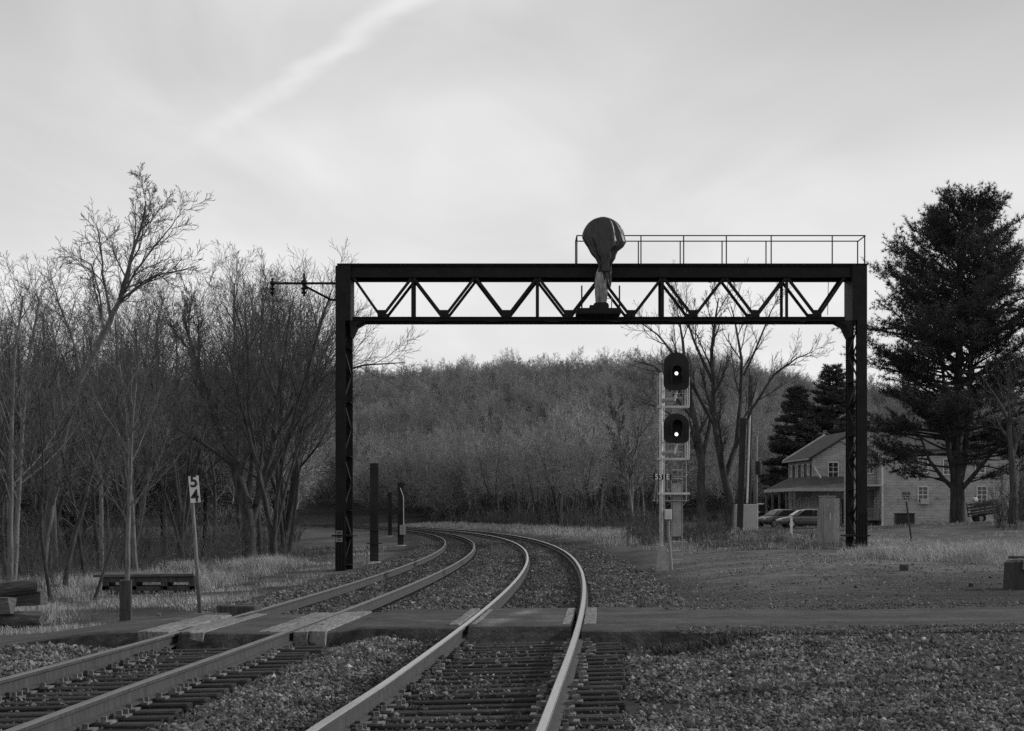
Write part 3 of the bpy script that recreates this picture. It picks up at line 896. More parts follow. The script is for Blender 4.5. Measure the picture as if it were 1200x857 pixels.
shroud([(312, 705, 715.5), (322, 704, 716), (330, 705.5, 715.8), (336, 709, 715.2), (340, 712.5, 714.3)], .27, 'tarpaulin_flap', M['tarp'], 6, fold=.12)
mb = MB(); mb.tube((atx(697, GD), GD + .3, zof(354)), (atx(710, GD), GD + .3, zof(352.6)), .03, n=8)
mb = MB().lathe((atx(703.5, GD), GD - .62, zof(362)), [(.25, 0), (.27, .03), (.26, .10), (.22, .14)], 12).build('mount_base', M['black'], tp, smooth=False)

# ------------------------------------------------------------------ stub poles beside the left-hand track
def stub(px, D, ytop, ybase, wpx, label, clamps):
    X = atx(px, D); z0 = gz1(X, D); zt = CH + (HY - ytop) / F * D
    w = wpx / F * D
    root = thing('steel_stub_pole', label, 'pole', (X, D, z0), group='cut-off catenary poles beside the left track')
    mb = MB()
    for dy in (-.13, .13):
        mb.span(X - w / 2, X + w / 2, D + dy - .014, D + dy + .014, z0 - .3, zt)
    mb.span(X - .012, X + .012, D - .116, D + .116, z0 - .3, zt)
    mb.build('pole_shaft', M['pole'], root)
    for i, (py, ext) in enumerate(clamps):
        zc_ = CH + (HY - py) / F * D
        MB().span(X - w / 2 - ext, X + w / 2 + ext, D - .2, D + .2, zc_ - .02, zc_ + .02).build('clamp_band', M['pole'], root)
    MB().lathe((X, D, z0 - .1), [(.55, 0), (.5, .10), (.32, .17), (.2, .19)], 10).build('footing', M['concrete'], root)
    return root
stub(438.5, 76, 543, 662, 9.6, 'tallest dark steel stub pole just beyond the signal bridge column', ((622, .03), (637, .14)))
p2 = stub(469.5, 122, 566, 640, 6.6, 'dark steel stub pole with a small box and light conduit low down', ((616, .03),))
stub(457, 180, 577, 628, 4.4, 'farthest and thinnest dark steel stub pole near the curve', ())
MB().box((atx(472, 122), 121.7, CH + (HY - 621) / F * 122), (.34, .25, .62)).build('junction_box', M['galvdark'], p2)
MB().pipe([(atx(473, 121.8), 121.8, CH + (HY - 618) / F * 122), (atx(472.7, 121.8), 121.8, CH + (HY - 582) / F * 122), (atx(469, 121.8), 121.8, CH + (HY - 572) / F * 122)], .03).build('conduit', M['galv'], p2)
tag(MB().tube((atx(430, 66), 66, gz1(atx(430, 66), 66) - .1), (atx(430.5, 66), 66, CH + (HY - 640) / F * 66), .03, n=6).box((atx(430.5, 66), 66, CH + (HY - 641) / F * 66), (.09, .09, .1)).build('short_stake', M['greypost']), 'short thin stake between the bridge column and the tallest stub pole', 'stake')

# ------------------------------------------------------------------ text
def text_part(body, size, name, m, parent, loc, rot=(R(90), 0, 0), extrude=.003, sx=1.0, tilt=0.0, spacing=1.0):
    cu = bpy.data.curves.new(name, 'FONT'); cu.body = body; cu.size = size; cu.extrude = extrude
    cu.align_x, cu.align_y = 'CENTER', 'CENTER'
    cu.space_line = 0.86; cu.space_character = spacing
    cu.offset = size * 0.018
    tmp = bpy.data.objects.new('tmp', cu); COL.objects.link(tmp)
    dg = bpy.context.evaluated_depsgraph_get()
    me = bpy.data.meshes.new_from_object(tmp.evaluated_get(dg)); me.name = name
    bpy.data.objects.remove(tmp); bpy.data.curves.remove(cu)
    me.transform(Matrix.Translation(Vector(loc)) @ Matrix.Rotation(tilt, 4, 'Y') @ Matrix.Rotation(rot[0], 4, 'X') @ Matrix.Diagonal((sx, 1, 1, 1)))
    o_, rz_ = ORG[parent.name]
    me.transform(Matrix.Translation(-o_))
    me.materials.clear(); me.materials.append(m)
    return mesh_obj(name, me, parent)

# ------------------------------------------------------------------ wayside signal
SD = 54.0
ss_ = F / SD
SX = lambda px: atx(px, SD)
SZ = lambda py: CH + (HY - py) / F * SD
zs = gz1(SX(780), SD)
sg = thing('railway_signal', 'two-headed block signal on a silver mast with ladder beside the right-hand track', 'signal', (SX(776), SD, zs))
mast = MB().tube((SX(774.8), SD, zs), (SX(774.8), SD, SZ(439)), .058, n=10).lathe((SX(774.8), SD, SZ(439)), [(.058, 0), (.03, .05), (.0, .055)], 10).build('mast', M['galv'], sg, smooth=True)
MB().tube((SX(778.4), SD + .1, SZ(598)), (SX(778.4), SD + .1, SZ(440)), .026, n=8).build('rear_pipe', M['galv'], mast, smooth=True)
MB().tube((SX(771.3), SD + .35, SZ(590)), (SX(771.3), SD + .35, SZ(440)), .016, n=6).build('guard_rail', M['galvdark'], sg)
MB().prism([Vector((SX(769), SD - .25, zs - .05)), Vector((SX(771.5), SD - .25, SZ(640))), Vector((SX(779), SD - .25, SZ(640))), Vector((SX(784), SD - .25, zs - .05))], (0, .5, 0)).build('mast_base', M['galvdark'], sg)
# ladder behind the mast
lx0, lx1, ly = SX(789), SX(801.8), SD + .55
lad = MB()
for X in (lx0, lx1):
    lad.bar((X, ly, zs), (X, ly, SZ(425)), .022, .05, up=(0, 1, 0))
lad = lad.build('ladder', M['galvdark'], sg)
z = zs + .30
while z < SZ(425):
    MB().tube((lx0, ly, z), (lx1, ly, z), .014, n=6).build('rung', M['galv'], lad)
    z += .255
MB().span(SX(790), SX(800.5), ly - .03, ly - .018, SZ(629), SZ(566)).build('climb_guard', M['galvdark'], lad)
def platform(py, up_to, px0=771, px1=807.5):
    z_ = SZ(py)
    p = MB()
    p.span(SX(px0), SX(px1), SD - .10, SD - .04, z_ - .03, z_ + .03).span(SX(px0), SX(px1), SD + .46, SD + .50, z_ - .03, z_ + .03)
    p.span(SX(px0), SX(px0) + .05, SD - .04, SD + .46, z_ - .03, z_ + .03).span(SX(px1) - .05, SX(px1), SD - .04, SD + .46, z_ - .03, z_ + .03)
    p = p.build('platform', M['galv'], sg)
    n = MB()
    for k in range(7):
        n.span(SX(px0) + .06, SX(px1) - .06, SD + .0 + k * .065, SD + .02 + k * .065, z_ - .02, z_ + .0)
    n.build('grating', M['galvdark'], p)
    if up_to:
        for (a, yy_) in ((px1 - .4, SD - .07), (px1 - .4, SD + .48), (px1 - 2.6, SD + .48)):
            MB().tube((SX(a), yy_, z_), (SX(a), yy_, SZ(up_to)), .022, n=6).build('upright', M['galv'], p)
        MB().tube((SX(px1 - .4), SD - .07, SZ(up_to)), (SX(px1 - .4), SD + .48, SZ(up_to)), .022, n=6).build('top_rail', M['galv'], p)
        MB().tube((SX(px1 - .4), SD + .48, SZ((py + up_to) / 2)), (SX(772), SD + .48, SZ((py + up_to) / 2)), .014, n=6).build('mid_rail', M['galvdark'], p)
    return p
platform(477, 443); platform(538, 503); platform(578.5, 0, 772, 808)
ring = MB().pipe([(SX(767), SD + .05, SZ(587)), (SX(807), SD + .05, SZ(587)), (SX(807), SD + .5, SZ(587)), (SX(767), SD + .5, SZ(587)), (SX(767), SD + .05, SZ(587))], .016)
ring.pipe([(SX(767), SD + .05, SZ(587)), (SX(770.5), SD + .05, SZ(550))], .014)
ring.pipe([(SX(806), SD + .5, SZ(587)), (SX(806), SD + .5, SZ(538))], .016)
ring.build('cage_hoop', M['galvdark'], sg)
for px, py0, py1 in ((783.5, 587, 538), (796, 566, 538), (783.5, 538, 520), (796, 538, 520), (783.5, 477, 458), (803.8, 477, 420)):
    MB().tube((SX(px), SD + .45, SZ(py0)), (SX(px), SD + .45, SZ(py1)), .012, n=5).build('guard_rail', M['galvdark'], sg)
for py in (551, 558):
    MB().tube((SX(778), SD + .45, SZ(py)), (SX(805), SD + .45, SZ(py)), .012, n=5).build('guard_rail', M['galvdark'], sg)
def head(pyt, pyb, lit_y, dark_y, rt):
    xc = SX(791.2); hw = 14.9 / ss_; zt, zb_ = SZ(pyt), SZ(pyb)
    yf = SD - .42
    pts = []
    r = hw * rt
    # rounded top, small chamfered bottom corners
    for k in range(13):
        t = math.pi * k / 12
        pts.append(Vector((xc + hw * math.cos(t), yf, zt - r + r * math.sin(t))))
    for (cx_, t0) in ((-1, math.pi), (1, 1.5 * math.pi)):
        for k in range(5):
            t = t0 + math.pi / 2 * k / 4; rc = .16
            pts.append(Vector((xc + cx_ * (hw - rc) + rc * math.cos(t), yf, zb_ + rc + rc * math.sin(t))))
    h = MB().prism(pts, (0, .03, 0)).build('signal_head', M['signalblack'], sg, bevel=.006)
    MB().span(xc - .17, xc + .17, SD - .388, SD - .02, min(SZ(lit_y), SZ(dark_y)) - .2, max(SZ(lit_y), SZ(dark_y)) + .22).build('lamp_case', M['signalblack'], h)
    # long hood round both lenses
    top = max(SZ(lit_y), SZ(dark_y)) + .22 if rt > .9 else max(SZ(lit_y), SZ(dark_y)) + .14
    low_ = min(SZ(lit_y), SZ(dark_y)) - .02
    n = 13; prof = []
    for k in range(n):
        t = math.pi * k / (n - 1)
        prof.append((xc + .155 * math.cos(t), top - .155 + .155 * math.sin(t)))
    prof = [(xc + .155, low_)] + prof + [(xc - .155, low_)]
    V = []; Q = []
    for i, (a, b) in enumerate(prof):
        dx, dz = (a - xc) * .93 + xc, (b - (top - .155)) * .93 + (top - .155) if b > top - .155 else b
        V += [(a, yf - .34, b), (a, yf, b), (dx, yf - .34, dz), (dx, yf, dz)]
        if i:
            p_, q_ = (i - 1) * 4, i * 4
            Q += [(p_, q_, q_ + 1, p_ + 1), (p_ + 2, p_ + 3, q_ + 3, q_ + 2), (p_, p_ + 2, q_ + 2, q_)]
    MB().add(V, Q).build('hood', M['signalblack'], h)
    for py, m_ in ((lit_y, emit('lit_lens', .9, 1.6)), (dark_y, M['lens'])):
        ln_ = MB(); V = []
        n = 16
        for rr_, yo in ((.0, -.022), (.03, -.018), (.05, -.002)):
            for k in range(n):
                t = 2 * math.pi * k / n
                V.append((xc + rr_ * math.cos(t), yf + yo, SZ(py) + rr_ * math.sin(t)))
        Q = [(i * n + k, i * n + (k + 1) % n, (i + 1) * n + (k + 1) % n, (i + 1) * n + k) for i in (0, 1) for k in range(n)]
        ln_.add(V, Q).build('lens', m_, h, smooth=True)
    zz_ = SZ(pyb + 11.5)
    MB().tube((SX(776), SD, zz_), (SX(789), SD - .2, zz_ + .02), .062, n=8).build('bracket', M['galvdark'], h)
    MB().tube((SX(789.5), SD - .2, zz_ - .02), (SX(793), SD - .2, zb_ + .05), .035, n=8).build('bracket_neck', M['galv'], h)
head(414.3, 458.2, 439.0, 449.2, .95)
head(485.5, 520.0, 509.8, 498.5, .82)
pn = MB().box((SX(775.6), SD - .13, SZ(559.2)), (.52, .02, .15)).build('number_plate', M['signalblack'], sg)
text_part('531E', .205, 'plate_number', M['letter_white'], pn, (SX(775.6), SD - .145, SZ(559.4)), sx=.92, spacing=1.12)
bxx = MB().span(SX(778.5), SX(786.3), SD - .22, SD - .02, SZ(609), SZ(597)).build('junction_box', M['galv'], sg, bevel=.012)
MB().pipe([(SX(783), SD - .12, SZ(610)), (SX(783), SD - .12, SZ(622)), (SX(784), SD - .12, SZ(636)), (SX(787), SD - .12, zs - .05)], .04, 8).build('conduit', M['cabinet'], bxx)

# ------------------------------------------------------------------ milepost
D = 32.0
mx_ = lambda px: atx(px, D)
mz_ = lambda py: CH + (HY - py) / F * D
z0 = gz1(mx_(235.5), D)
mp_ = thing('mile_marker', 'leaning mile marker post with white board reading 54', 'mile marker', (mx_(235.5), D, z0))
MB().tube((mx_(235.5), D, z0 - .15), (mx_(224), D, mz_(566)), .037, .03, n=8).build('post', M['greypost'], mp_, smooth=True)
bd = MB().box((mx_(228.4), D - .05, mz_(573.5)), (.165, .012, .445), ry=R(-5)).build('sign_board', M['white'], mp_)
text_part('5\n4', .285, 'sign_number', M['letter_black'], bd, (mx_(228.4), D - .062, mz_(573.3)), sx=.92, tilt=R(-5))

# ------------------------------------------------------------------ timber odds and ends on the left
def at_ground(px, D):
    X = atx(px, D)
    return X, gz1(X, D)
X, z0 = at_ground(147.3, 32.6)
zt = CH + (HY - 680) / F * 32.6
bp = thing('timber_post', 'short thick dark square timber post beside the road', 'post', (X, 32.6, z0))
MB().box((X, 32.6, (z0 - .2 + zt) / 2), (.20, .21, zt - z0 + .2), rz=R(8)).build('post_shaft', M['post'], bp, bevel=.012, wob=.006)
MB().pipe([(X - .12, 32.47, z0 + .37), (X + .13, 32.47, z0 + .32)], .006).build('wire', M['spike'], bp)
X, z0 = at_ground(184, 33.2)
tag(MB().box((X, 33.2, z0 + .06), (.065, .06, .26), ry=R(14)).build('cut_stake', M['greypost'], bevel=.008), 'tiny grey cut-off stake leaning in the grass beside the mile marker', 'stake')
X, z0 = at_ground(281, 30.9)
tag(MB().box((X, 30.9, z0 + .14), (.62, .5, .30), rz=R(-6)).build('dark_block', M['post'], bevel=.02, wob=.01), 'low dark block lying against the left rail past the planks', 'block')
# pile of old timbers
def log(x0, y0, z0_, x1, y1, z1, r, label, square=False, seed=0):
    rr = random.Random(seed)
    c = Vector((x0, y0, z0_)); d = Vector((x1, y1, z1)) - c; L = d.length
    root_z = min(z0_, z1) - r
    mb = MB()
    nseg, n = 9, (4 if square else 12)
    V = []; Q = []
    for i in range(nseg + 1):
        for k in range(n):
            t = 2 * math.pi * (k + (.5 if square else 0)) / n
            rad = r * (1.25 if square else 1) * (1 + rr.uniform(-.07, .07)) * (0.93 if i in (0, nseg) else 1)
            V.append((L * i / nseg + (rr.uniform(-.04, .04) if i in (0, nseg) else 0), rad * math.cos(t), rad * math.sin(t)))
        if i:
            for k in range(n):
                Q.append(((i - 1) * n + k, (i - 1) * n + (k + 1) % n, i * n + (k + 1) % n, i * n + k))
    Q.append(tuple(range(n - 1, -1, -1))); Q.append(tuple(range(nseg * n, nseg * n + n)))
    o = mb.add(V, Q).build('timber_log', M['log'], smooth=False)
    o.location = c
    o.rotation_euler = d.to_track_quat('X', 'Z').to_euler()
    return tag(o, label, 'log', 'old timbers piled at the wood edge')
LD = 34.6
lx = lambda px, Y=LD: atx(px, Y)
lz = lambda py, Y=LD: CH + (HY - py) / F * Y
gl = gz1(lx(25), LD)
log(lx(52), LD - .1, gl + .15, lx(-90), LD + .2, gl + .14, .155, 'bottom log of the timber pile, its sawn end nearest the grass', seed=1)
log(lx(19), LD - .25, gl + .40, lx(-100), LD - .05, gl + .36, .17, 'squared timber with a blunt end in the middle of the pile', True, seed=2)
log(lx(46), LD + .30, gl + .52, lx(-80), LD + .45, gl + .40, .15, 'squared hollow-ended timber lying behind the pile', True, seed=3)
log(lx(42), LD + .15, gl + .74, lx(-90), LD + .3, gl + .52, .13, 'topmost slanting log of the timber pile', seed=4)
# long low timber platform in the grass
TD = 50.0
X0_, z0 = at_ground(178, TD)
tf = thing('timber_platform', 'long low dark timber platform on short legs in the dry grass', 'platform', (X0_, TD, z0))
tz = lambda py: CH + (HY - py) / F * TD
tX = lambda px: atx(px, TD)
for k in range(3):
    MB().box(((tX(114) + tX(231)) / 2, TD - .35 + .36 * k, tz(674)), (tX(231) - tX(114), .33, .075), ry=R(.4 * (k - 1))).build('deck_board', M['log'], tf, bevel=.008, wob=.006)
for dy in (-.4, .4):
    MB().box(((tX(125) + tX(231)) / 2, TD + dy, tz(678.8)), (tX(231) - tX(125), .12, .13)).build('beam', M['post'], tf)
    MB().box(((tX(124) + tX(232)) / 2, TD + dy, tz(689)), (tX(232) - tX(124), .10, .12)).build('lower_beam', M['post'], tf)
    for px in (128, 160, 196, 228):
        MB().box((tX(px), TD + dy, (tz(678) + tz(690)) / 2), (.16, .10, tz(677) - tz(690))).build('block', M['post'], tf)
    for px in (127, 143, 163, 180, 209, 219, 230):
        MB().lathe((tX(px), TD + dy, z0 - .05), [(.14, 0), (.13, tz(700) - z0 + .05), (.05, tz(697) - z0 + .05), (.05, tz(691) - z0 + .06)], 8).build('leg', M['post'], tf)

# ------------------------------------------------------------------ concrete block at the right edge
CD = 36.5
Xc, zc0 = at_ground(1192, CD)
cbk = thing('concrete_block', 'broken dark concrete block with a pale spalled corner by the dry grass', 'concrete block', (Xc, CD, zc0))
zt = CH + (HY - 656.5) / F * CD
MB().box((Xc + .12, CD, (zc0 + zt) / 2 - .05), (.60, .55, zt - zc0 + .1), rz=R(12)).build('block', M['darkplastic'], cbk, bevel=.05, wob=.02)
MB().box((Xc + .30, CD - .18, zt - .11), (.60, .40, .22), rz=R(12), ry=R(8)).build('spalled_top', M['concrete'], cbk, bevel=.02, wob=.02)
MB().box((Xc + .16, CD + .05, zt + .05), (.62, .10, .05), rz=R(6)).build('steel_strap', M['spike'], cbk)
X, z0 = at_ground(1138, 37.0)
tag(MB().box((X, 37.0, z0 + .03), (.10, .08, .12), rz=.4).build('dark_stone', M['darkplastic'], bevel=.02, wob=.01), 'small dark lump in the dirt left of the concrete block', 'stone')
X, z0 = at_ground(1059.5, 44)
tag(MB().box((X, 44, z0 + .06), (.17, .15, .16), rz=.3).box((X + .02, 43.93, z0 + .06), (.07, .03, .07)).build('small_marker_block', M['darkplastic'], bevel=.015), 'small dark square block on the ground in front of the right column', 'block')

# ------------------------------------------------------------------ relay cabinets, posts and sign at the right
D = 74.0
X, z0 = at_ground(973, D)
zz = lambda py, D=74.0: CH + (HY - py) / F * D
cab = thing('relay_cabinet', 'tall weathered grey equipment cabinet next to the right bridge column', 'cabinet', (X, D, z0))
MB().span(atx(963.5, D), atx(979, D), D, D + .75, z0 - .2, zz(582.5)).build('cabinet_body', M['cabinet'], cab, bevel=.012)
MB().span(atx(962.6, D), atx(979.8, D), D - .03, D + .8, zz(582.5) + .003, zz(581)).build('cabinet_roof', M['cabinet'], cab)
dr = MB().span(atx(965, D), atx(977.6, D), D - .022, D - .002, z0 + .12, zz(585)).build('door', M['cabinet'], cab, bevel=.006)
MB().span(atx(972.2, D), atx(973.4, D), D - .05, D - .023, zz(610), zz(601)).build('handle', M['galv'], dr)
MB().span(atx(968.5, D), atx(971, D), D - .027, D - .0225, zz(594), zz(591)).build('name_plate', M['galvdark'], dr)
MB().span(atx(979.6, D), atx(984.5, D), D + .15, D + .75, z0 - .2, zz(584)).build('side_case', M['galvdark'], cab)
X, z0 = at_ground(961, 76)
cb2 = thing('small_cabinet', 'narrow low grey cabinet tucked left of the tall equipment cabinet', 'cabinet', (X, 76, z0))
MB().span(atx(959.6, 76), atx(963, 76), 76, 76.4, z0 - .1, zz(595.5, 76)).build('case', M['cabinet'], cb2, bevel=.01)
MB().span(atx(959.4, 76), atx(963.2, 76), 75.97, 76.43, zz(595.5, 76) + .002, zz(594.6, 76)).build('lid', M['cabinet'], cb2)
X, z0 = at_ground(927.2, 88)
wp = thing('white_post', 'short white marker post standing in front of the parked cars', 'post', (X, 88, z0))
MB().span(X - .048, X + .048, 88 - .05, 88 + .05, z0 - .2, CH + (HY - 606.5) / F * 88).build('post_shaft', M['white'], wp, bevel=.008)
MB().span(X - .06, X + .06, 88 - .06, 88 + .06, CH + (HY - 606.5) / F * 88 + .002, CH + (HY - 605.8) / F * 88).build('cap', M['white'], wp)
# poles and the pale panel by the bare trees
PD = 97.0
X, z0 = at_ground(868.5, PD)
tag(MB().bar((atx(866.5, PD), PD, z0 - .3), (atx(871, PD), PD, CH + (HY - 490) / F * PD), .30, .28, up=(0, 1, 0)).build('dark_pole_stub', M['pole'], bevel=.02), 'thick dark square pole stub in front of the pale panel', 'pole')
def upole(px0, px1, D, ytop, r, m, label):
    X, z0 = at_ground(px0, D)
    zt = CH + (HY - ytop) / F * D
    root = thing('utility_pole', label, 'utility pole', (X, D, z0))
    MB().tube((X, D, z0 - .3), (atx(px1, D), D, zt), r, r * .75, n=10).build('pole_shaft', m, root, smooth=True)
    return root, zt
u1, zt = upole(876, 880, 104, 440, .17, M['bark2'], 'tall dark leaning utility pole rising among the bare branches')
MB().tube((atx(875.5, 103.7), 103.7, CH + (HY - 590) / F * 104), (atx(879.2, 103.7), 103.7, CH + (HY - 477) / F * 104), .06, n=6).build('riser_pipe', M['galv'], u1)
MB().bar((atx(874, 104), 103.8, zt - .5), (atx(886, 104), 103.8, zt - .5), .1, .12).build('cross_arm', M['greypost'], u1)
u2, zt = upole(885, 886, 130, 511, .16, M['greypost'], 'pale grey utility pole behind the dark leaning pole')
MB().lathe((atx(888.5, 130), 129.8, zt - 2.6), [(.18, 0), (.2, .1), (.2, .8), (.16, .9)], 10).build('transformer', M['pole'], u2)
X, z0 = at_ground(876, 101)
pn = thing('pale_panel', 'plain pale rectangular panel standing behind the dark pole stub', 'panel', (X, 101, z0))
MB().span(atx(861.5, 101), atx(888.5, 101), 101, 101.9, z0 - .2, CH + (HY - 591) / F * 101).build('panel_body', M['panel'], pn, bevel=.02)
MB().prism([Vector((atx(861.5, 101), 100.99, z0 + .12)), Vector((atx(888.5, 101), 100.99, z0 + .12)), Vector((atx(888.5, 101), 100.99, z0 - .1)), Vector((atx(861.5, 101), 100.99, z0 - .1))], (0, -.05, 0)).build('footing', M['concrete'], pn)
# tilted notice on a post
ND = 84.0
X, z0 = at_ground(1067.5, ND)
nz = lambda py: CH + (HY - py) / F * ND
ns = thing('notice_sign', 'weathered pale notice board on a tilted dark post before the clapboard wall', 'sign', (X, ND, z0))
MB().bar((atx(1069, ND), ND, z0 - .2), (atx(1061, ND), ND, nz(580)), .07, .05).build('post', M['post'], ns)
nb = MB().box((atx(1062, ND), ND - .05, nz(582)), (.44, .02, .46), ry=R(-6)).build('notice_board', M['cabinet'], ns)
mb = MB()
for (a, b, w, h) in ((-.13, .13, .05, .10), (-.05, .13, .05, .10), (.03, .125, .04, .09), (.12, .13, .07, .10), (-.11, .01, .10, .05), (.05, .0, .12, .05), (-.08, -.10, .12, .05), (.09, -.11, .08, .05)):
    mb.box((atx(1062, ND) + a - b * .1, ND - .063, nz(582) + b), (w, .004, h), ry=R(-6))
mb.build('worn_print', M['pole'], nb)
# dark bin by the wall
BD = 128.0
X, z0 = at_ground(1060, BD)
bn = thing('dark_bin', 'dark square bin standing against the clapboard wall behind the notice', 'bin', (X, BD, z0))
MB().span(X - .62, X + .62, BD - .4, BD + .4, z0, z0 + .88).build('bin_body', M['darkplastic'], bn, bevel=.04)
MB().span(X - .66, X + .66, BD - .44, BD + .44, z0 + .882, z0 + .95).build('lid', M['darkplastic'], bn, bevel=.015)
# small stake-sided trailer with a load of wood beneath the pine
KD = 119.0
X, z0 = at_ground(1152, KD)
z0 += 0.0
tr = thing('stake_trailer', 'tilted stake-sided trailer heaped with wood right of the pine trunk', 'trailer', (X, KD, z0))
tl = R(9)
def tloc(a, b, c):
    return Vector((X + a * math.cos(tl) , KD + b, z0 + .5 + c + a * math.sin(tl)))
MB().frame_box(tloc(0, 0, 0), Vector((math.cos(tl), 0, math.sin(tl))), Vector((0, 1, 0)), Vector((-math.sin(tl), 0, math.cos(tl))), .82, .6, .05).build('bed', M['pole'], tr)
for k in range(4):
    for b in (-.6, .6):
        MB().bar(tloc(-.82, b, .14 + .19 * k), tloc(.82, b, .14 + .19 * k), .03, .11).build('slat', M['log'], tr)
for a in (-.8, 0, .8):
    for b in (-.57, .57):
        MB().bar(tloc(a, b, -.05), tloc(a - .1, b, .85), .05, .07).build('stake', M['post'], tr)
for b in (-.5, .5):
    w = MB().tube((X - .25, KD + b - .09, z0 + .27), (X - .25, KD + b + .09, z0 + .27), .30, n=16).build('wheel', M['tyre'], tr)
    MB().tube((X - .25, KD + b - .10, z0 + .27), (X - .25, KD + b + .10, z0 + .27), .14, n=10).build('rim', M['galvdark'], w)
for k in range(7):
    MB().tube(tloc(-.7 + .05 * k, -.4 + .12 * k, .62 + .05 * (k % 3)), tloc(.7 - .06 * k, -.4 + .13 * k, .70 + .06 * (k % 2)), .07, n=7).build('wood_piece', M['log'], tr)
MB().box(tloc(-.62, -.45, 1.0), (.34, .3, .26), rz=.5).build('white_bundle', M['white'], tr, bevel=.06, wob=.03)
MB().box(tloc(-.95, -.5, .30), (.24, .06, .10)).box(tloc(-.9, -.5, -.15), (.09, .06, .55)).build('tail_light_bracket', M['white'], tr)

# ------------------------------------------------------------------ cars
def car(name, label, paint, loc, rz, L=4.5, W=1.75):
    root = thing(name, label, 'car', loc, rz, 'cars parked by the house')
    def loft(st, nring, name_, m, smooth=True, parent=root):
        V = []; Q = []
        for i, (x, hw, z0_, z1_, sq) in enumerate(st):
            for k in range(nring):
                t = 2 * math.pi * k / nring
                c_, s_ = math.cos(t), math.sin(t)
                V.append((x, hw * math.copysign(abs(c_) ** sq, c_), (z0_ + z1_) / 2 + (z1_ - z0_) / 2 * math.copysign(abs(s_) ** sq, s_)))
            if i:
                for k in range(nring):
                    Q.append(((i - 1) * nring + k, (i - 1) * nring + (k + 1) % nring, i * nring + (k + 1) % nring, i * nring + k))
        Q.append(tuple(range(nring))); e = (len(st) - 1) * nring; Q.append(tuple(range(e, e + nring)))
        return MB().add(V, Q).build(name_, m, parent, smooth=smooth, local=True)
    h = W / 2
    loft([(-2.25, h * .72, .42, .70, .45), (-2.2, h * .9, .3, .82, .45), (-1.6, h, .22, .90, .4), (-.6, h, .2, .93, .4), (.6, h, .2, .92, .4), (1.4, h * .97, .22, .86, .4), (2.0, h * .9, .26, .74, .45), (2.25, h * .7, .36, .62, .5)], 20, 'body', paint)
    loft([(-1.75, h * .80, .80, .90, .5), (-1.1, h * .80, .80, 1.33, .5), (-.5, h * .78, .8, 1.42, .5), (.2, h * .78, .8, 1.42, .5), (.55, h * .8, .8, 1.32, .5), (1.3, h * .84, .8, .88, .5)], 20, 'cabin', paint)
    for sy_ in (-1, 1):
        yb, yt = sy_ * (h * .815), sy_ * (h * .77)
        for pts in (((-1.15, .96), (-.32, .96), (-.32, 1.33), (-.85, 1.30)), ((-.24, .96), (.85, .96), (.35, 1.31), (-.24, 1.34))):
            V = [(a, yb + (yt - yb) * (z - .96) / .4 + sy_ * .012, z) for a, z in pts]
            MB().prism([Vector(p) for p in V], (0, sy_ * .006, 0)).build('side_window', M['glass'], root, local=True)
        for xw in (-1.35, 1.38):
            w = MB().tube((xw, sy_ * (h - .16), .31), (xw, sy_ * (h + .02), .31), .31, n=18).build('wheel', M['tyre'], root, local=True)
            MB().tube((xw, sy_ * (h - .1), .31), (xw, sy_ * (h + .03), .31), .19, n=12).build('rim', M['chrome'], w, local=True)
        MB().box((2.13, sy_ * h * .62, .60), (.12, .30, .12)).build('headlight', M['chrome'], root, local=True, bevel=.02)
        MB().box((-2.19, sy_ * h * .66, .68), (.1, .26, .14)).build('tail_light', M['lens'], root, local=True, bevel=.02)
    V = [Vector((1.19, -h * .66, .945)), Vector((1.19, h * .66, .945)), Vector((.60, h * .58, 1.315)), Vector((.60, -h * .58, 1.315))]
    MB().prism(V, (.015, 0, .02)).build('windscreen', M['glass'], root, local=True)
    V = [Vector((-1.66, -h * .62, .955)), Vector((-1.66, h * .62, .955)), Vector((-1.18, h * .56, 1.29)), Vector((-1.18, -h * .56, 1.29))]
    MB().prism(V, (-.015, 0, .02)).build('rear_window', M['glass'], root, local=True)
    return root
for nm, px, D, m, rz, lab in (('parked_car', 946, 140, M['carsilver'], R(186), 'silver sedan parked side-on left of the grey cabinet'), ('parked_car', 915, 152, M['cardark'], R(212), 'dark sedan parked behind the white post beside the silver sedan'), ('parked_car', 890, 235, M['carwhite'], R(170), 'far white car glimpsed between the utility poles and the porch')):
    X, z0 = at_ground(px, D)
    car(nm, lab, m, (X, D, z0 + (0.9 if D > 200 else 0)), rz)
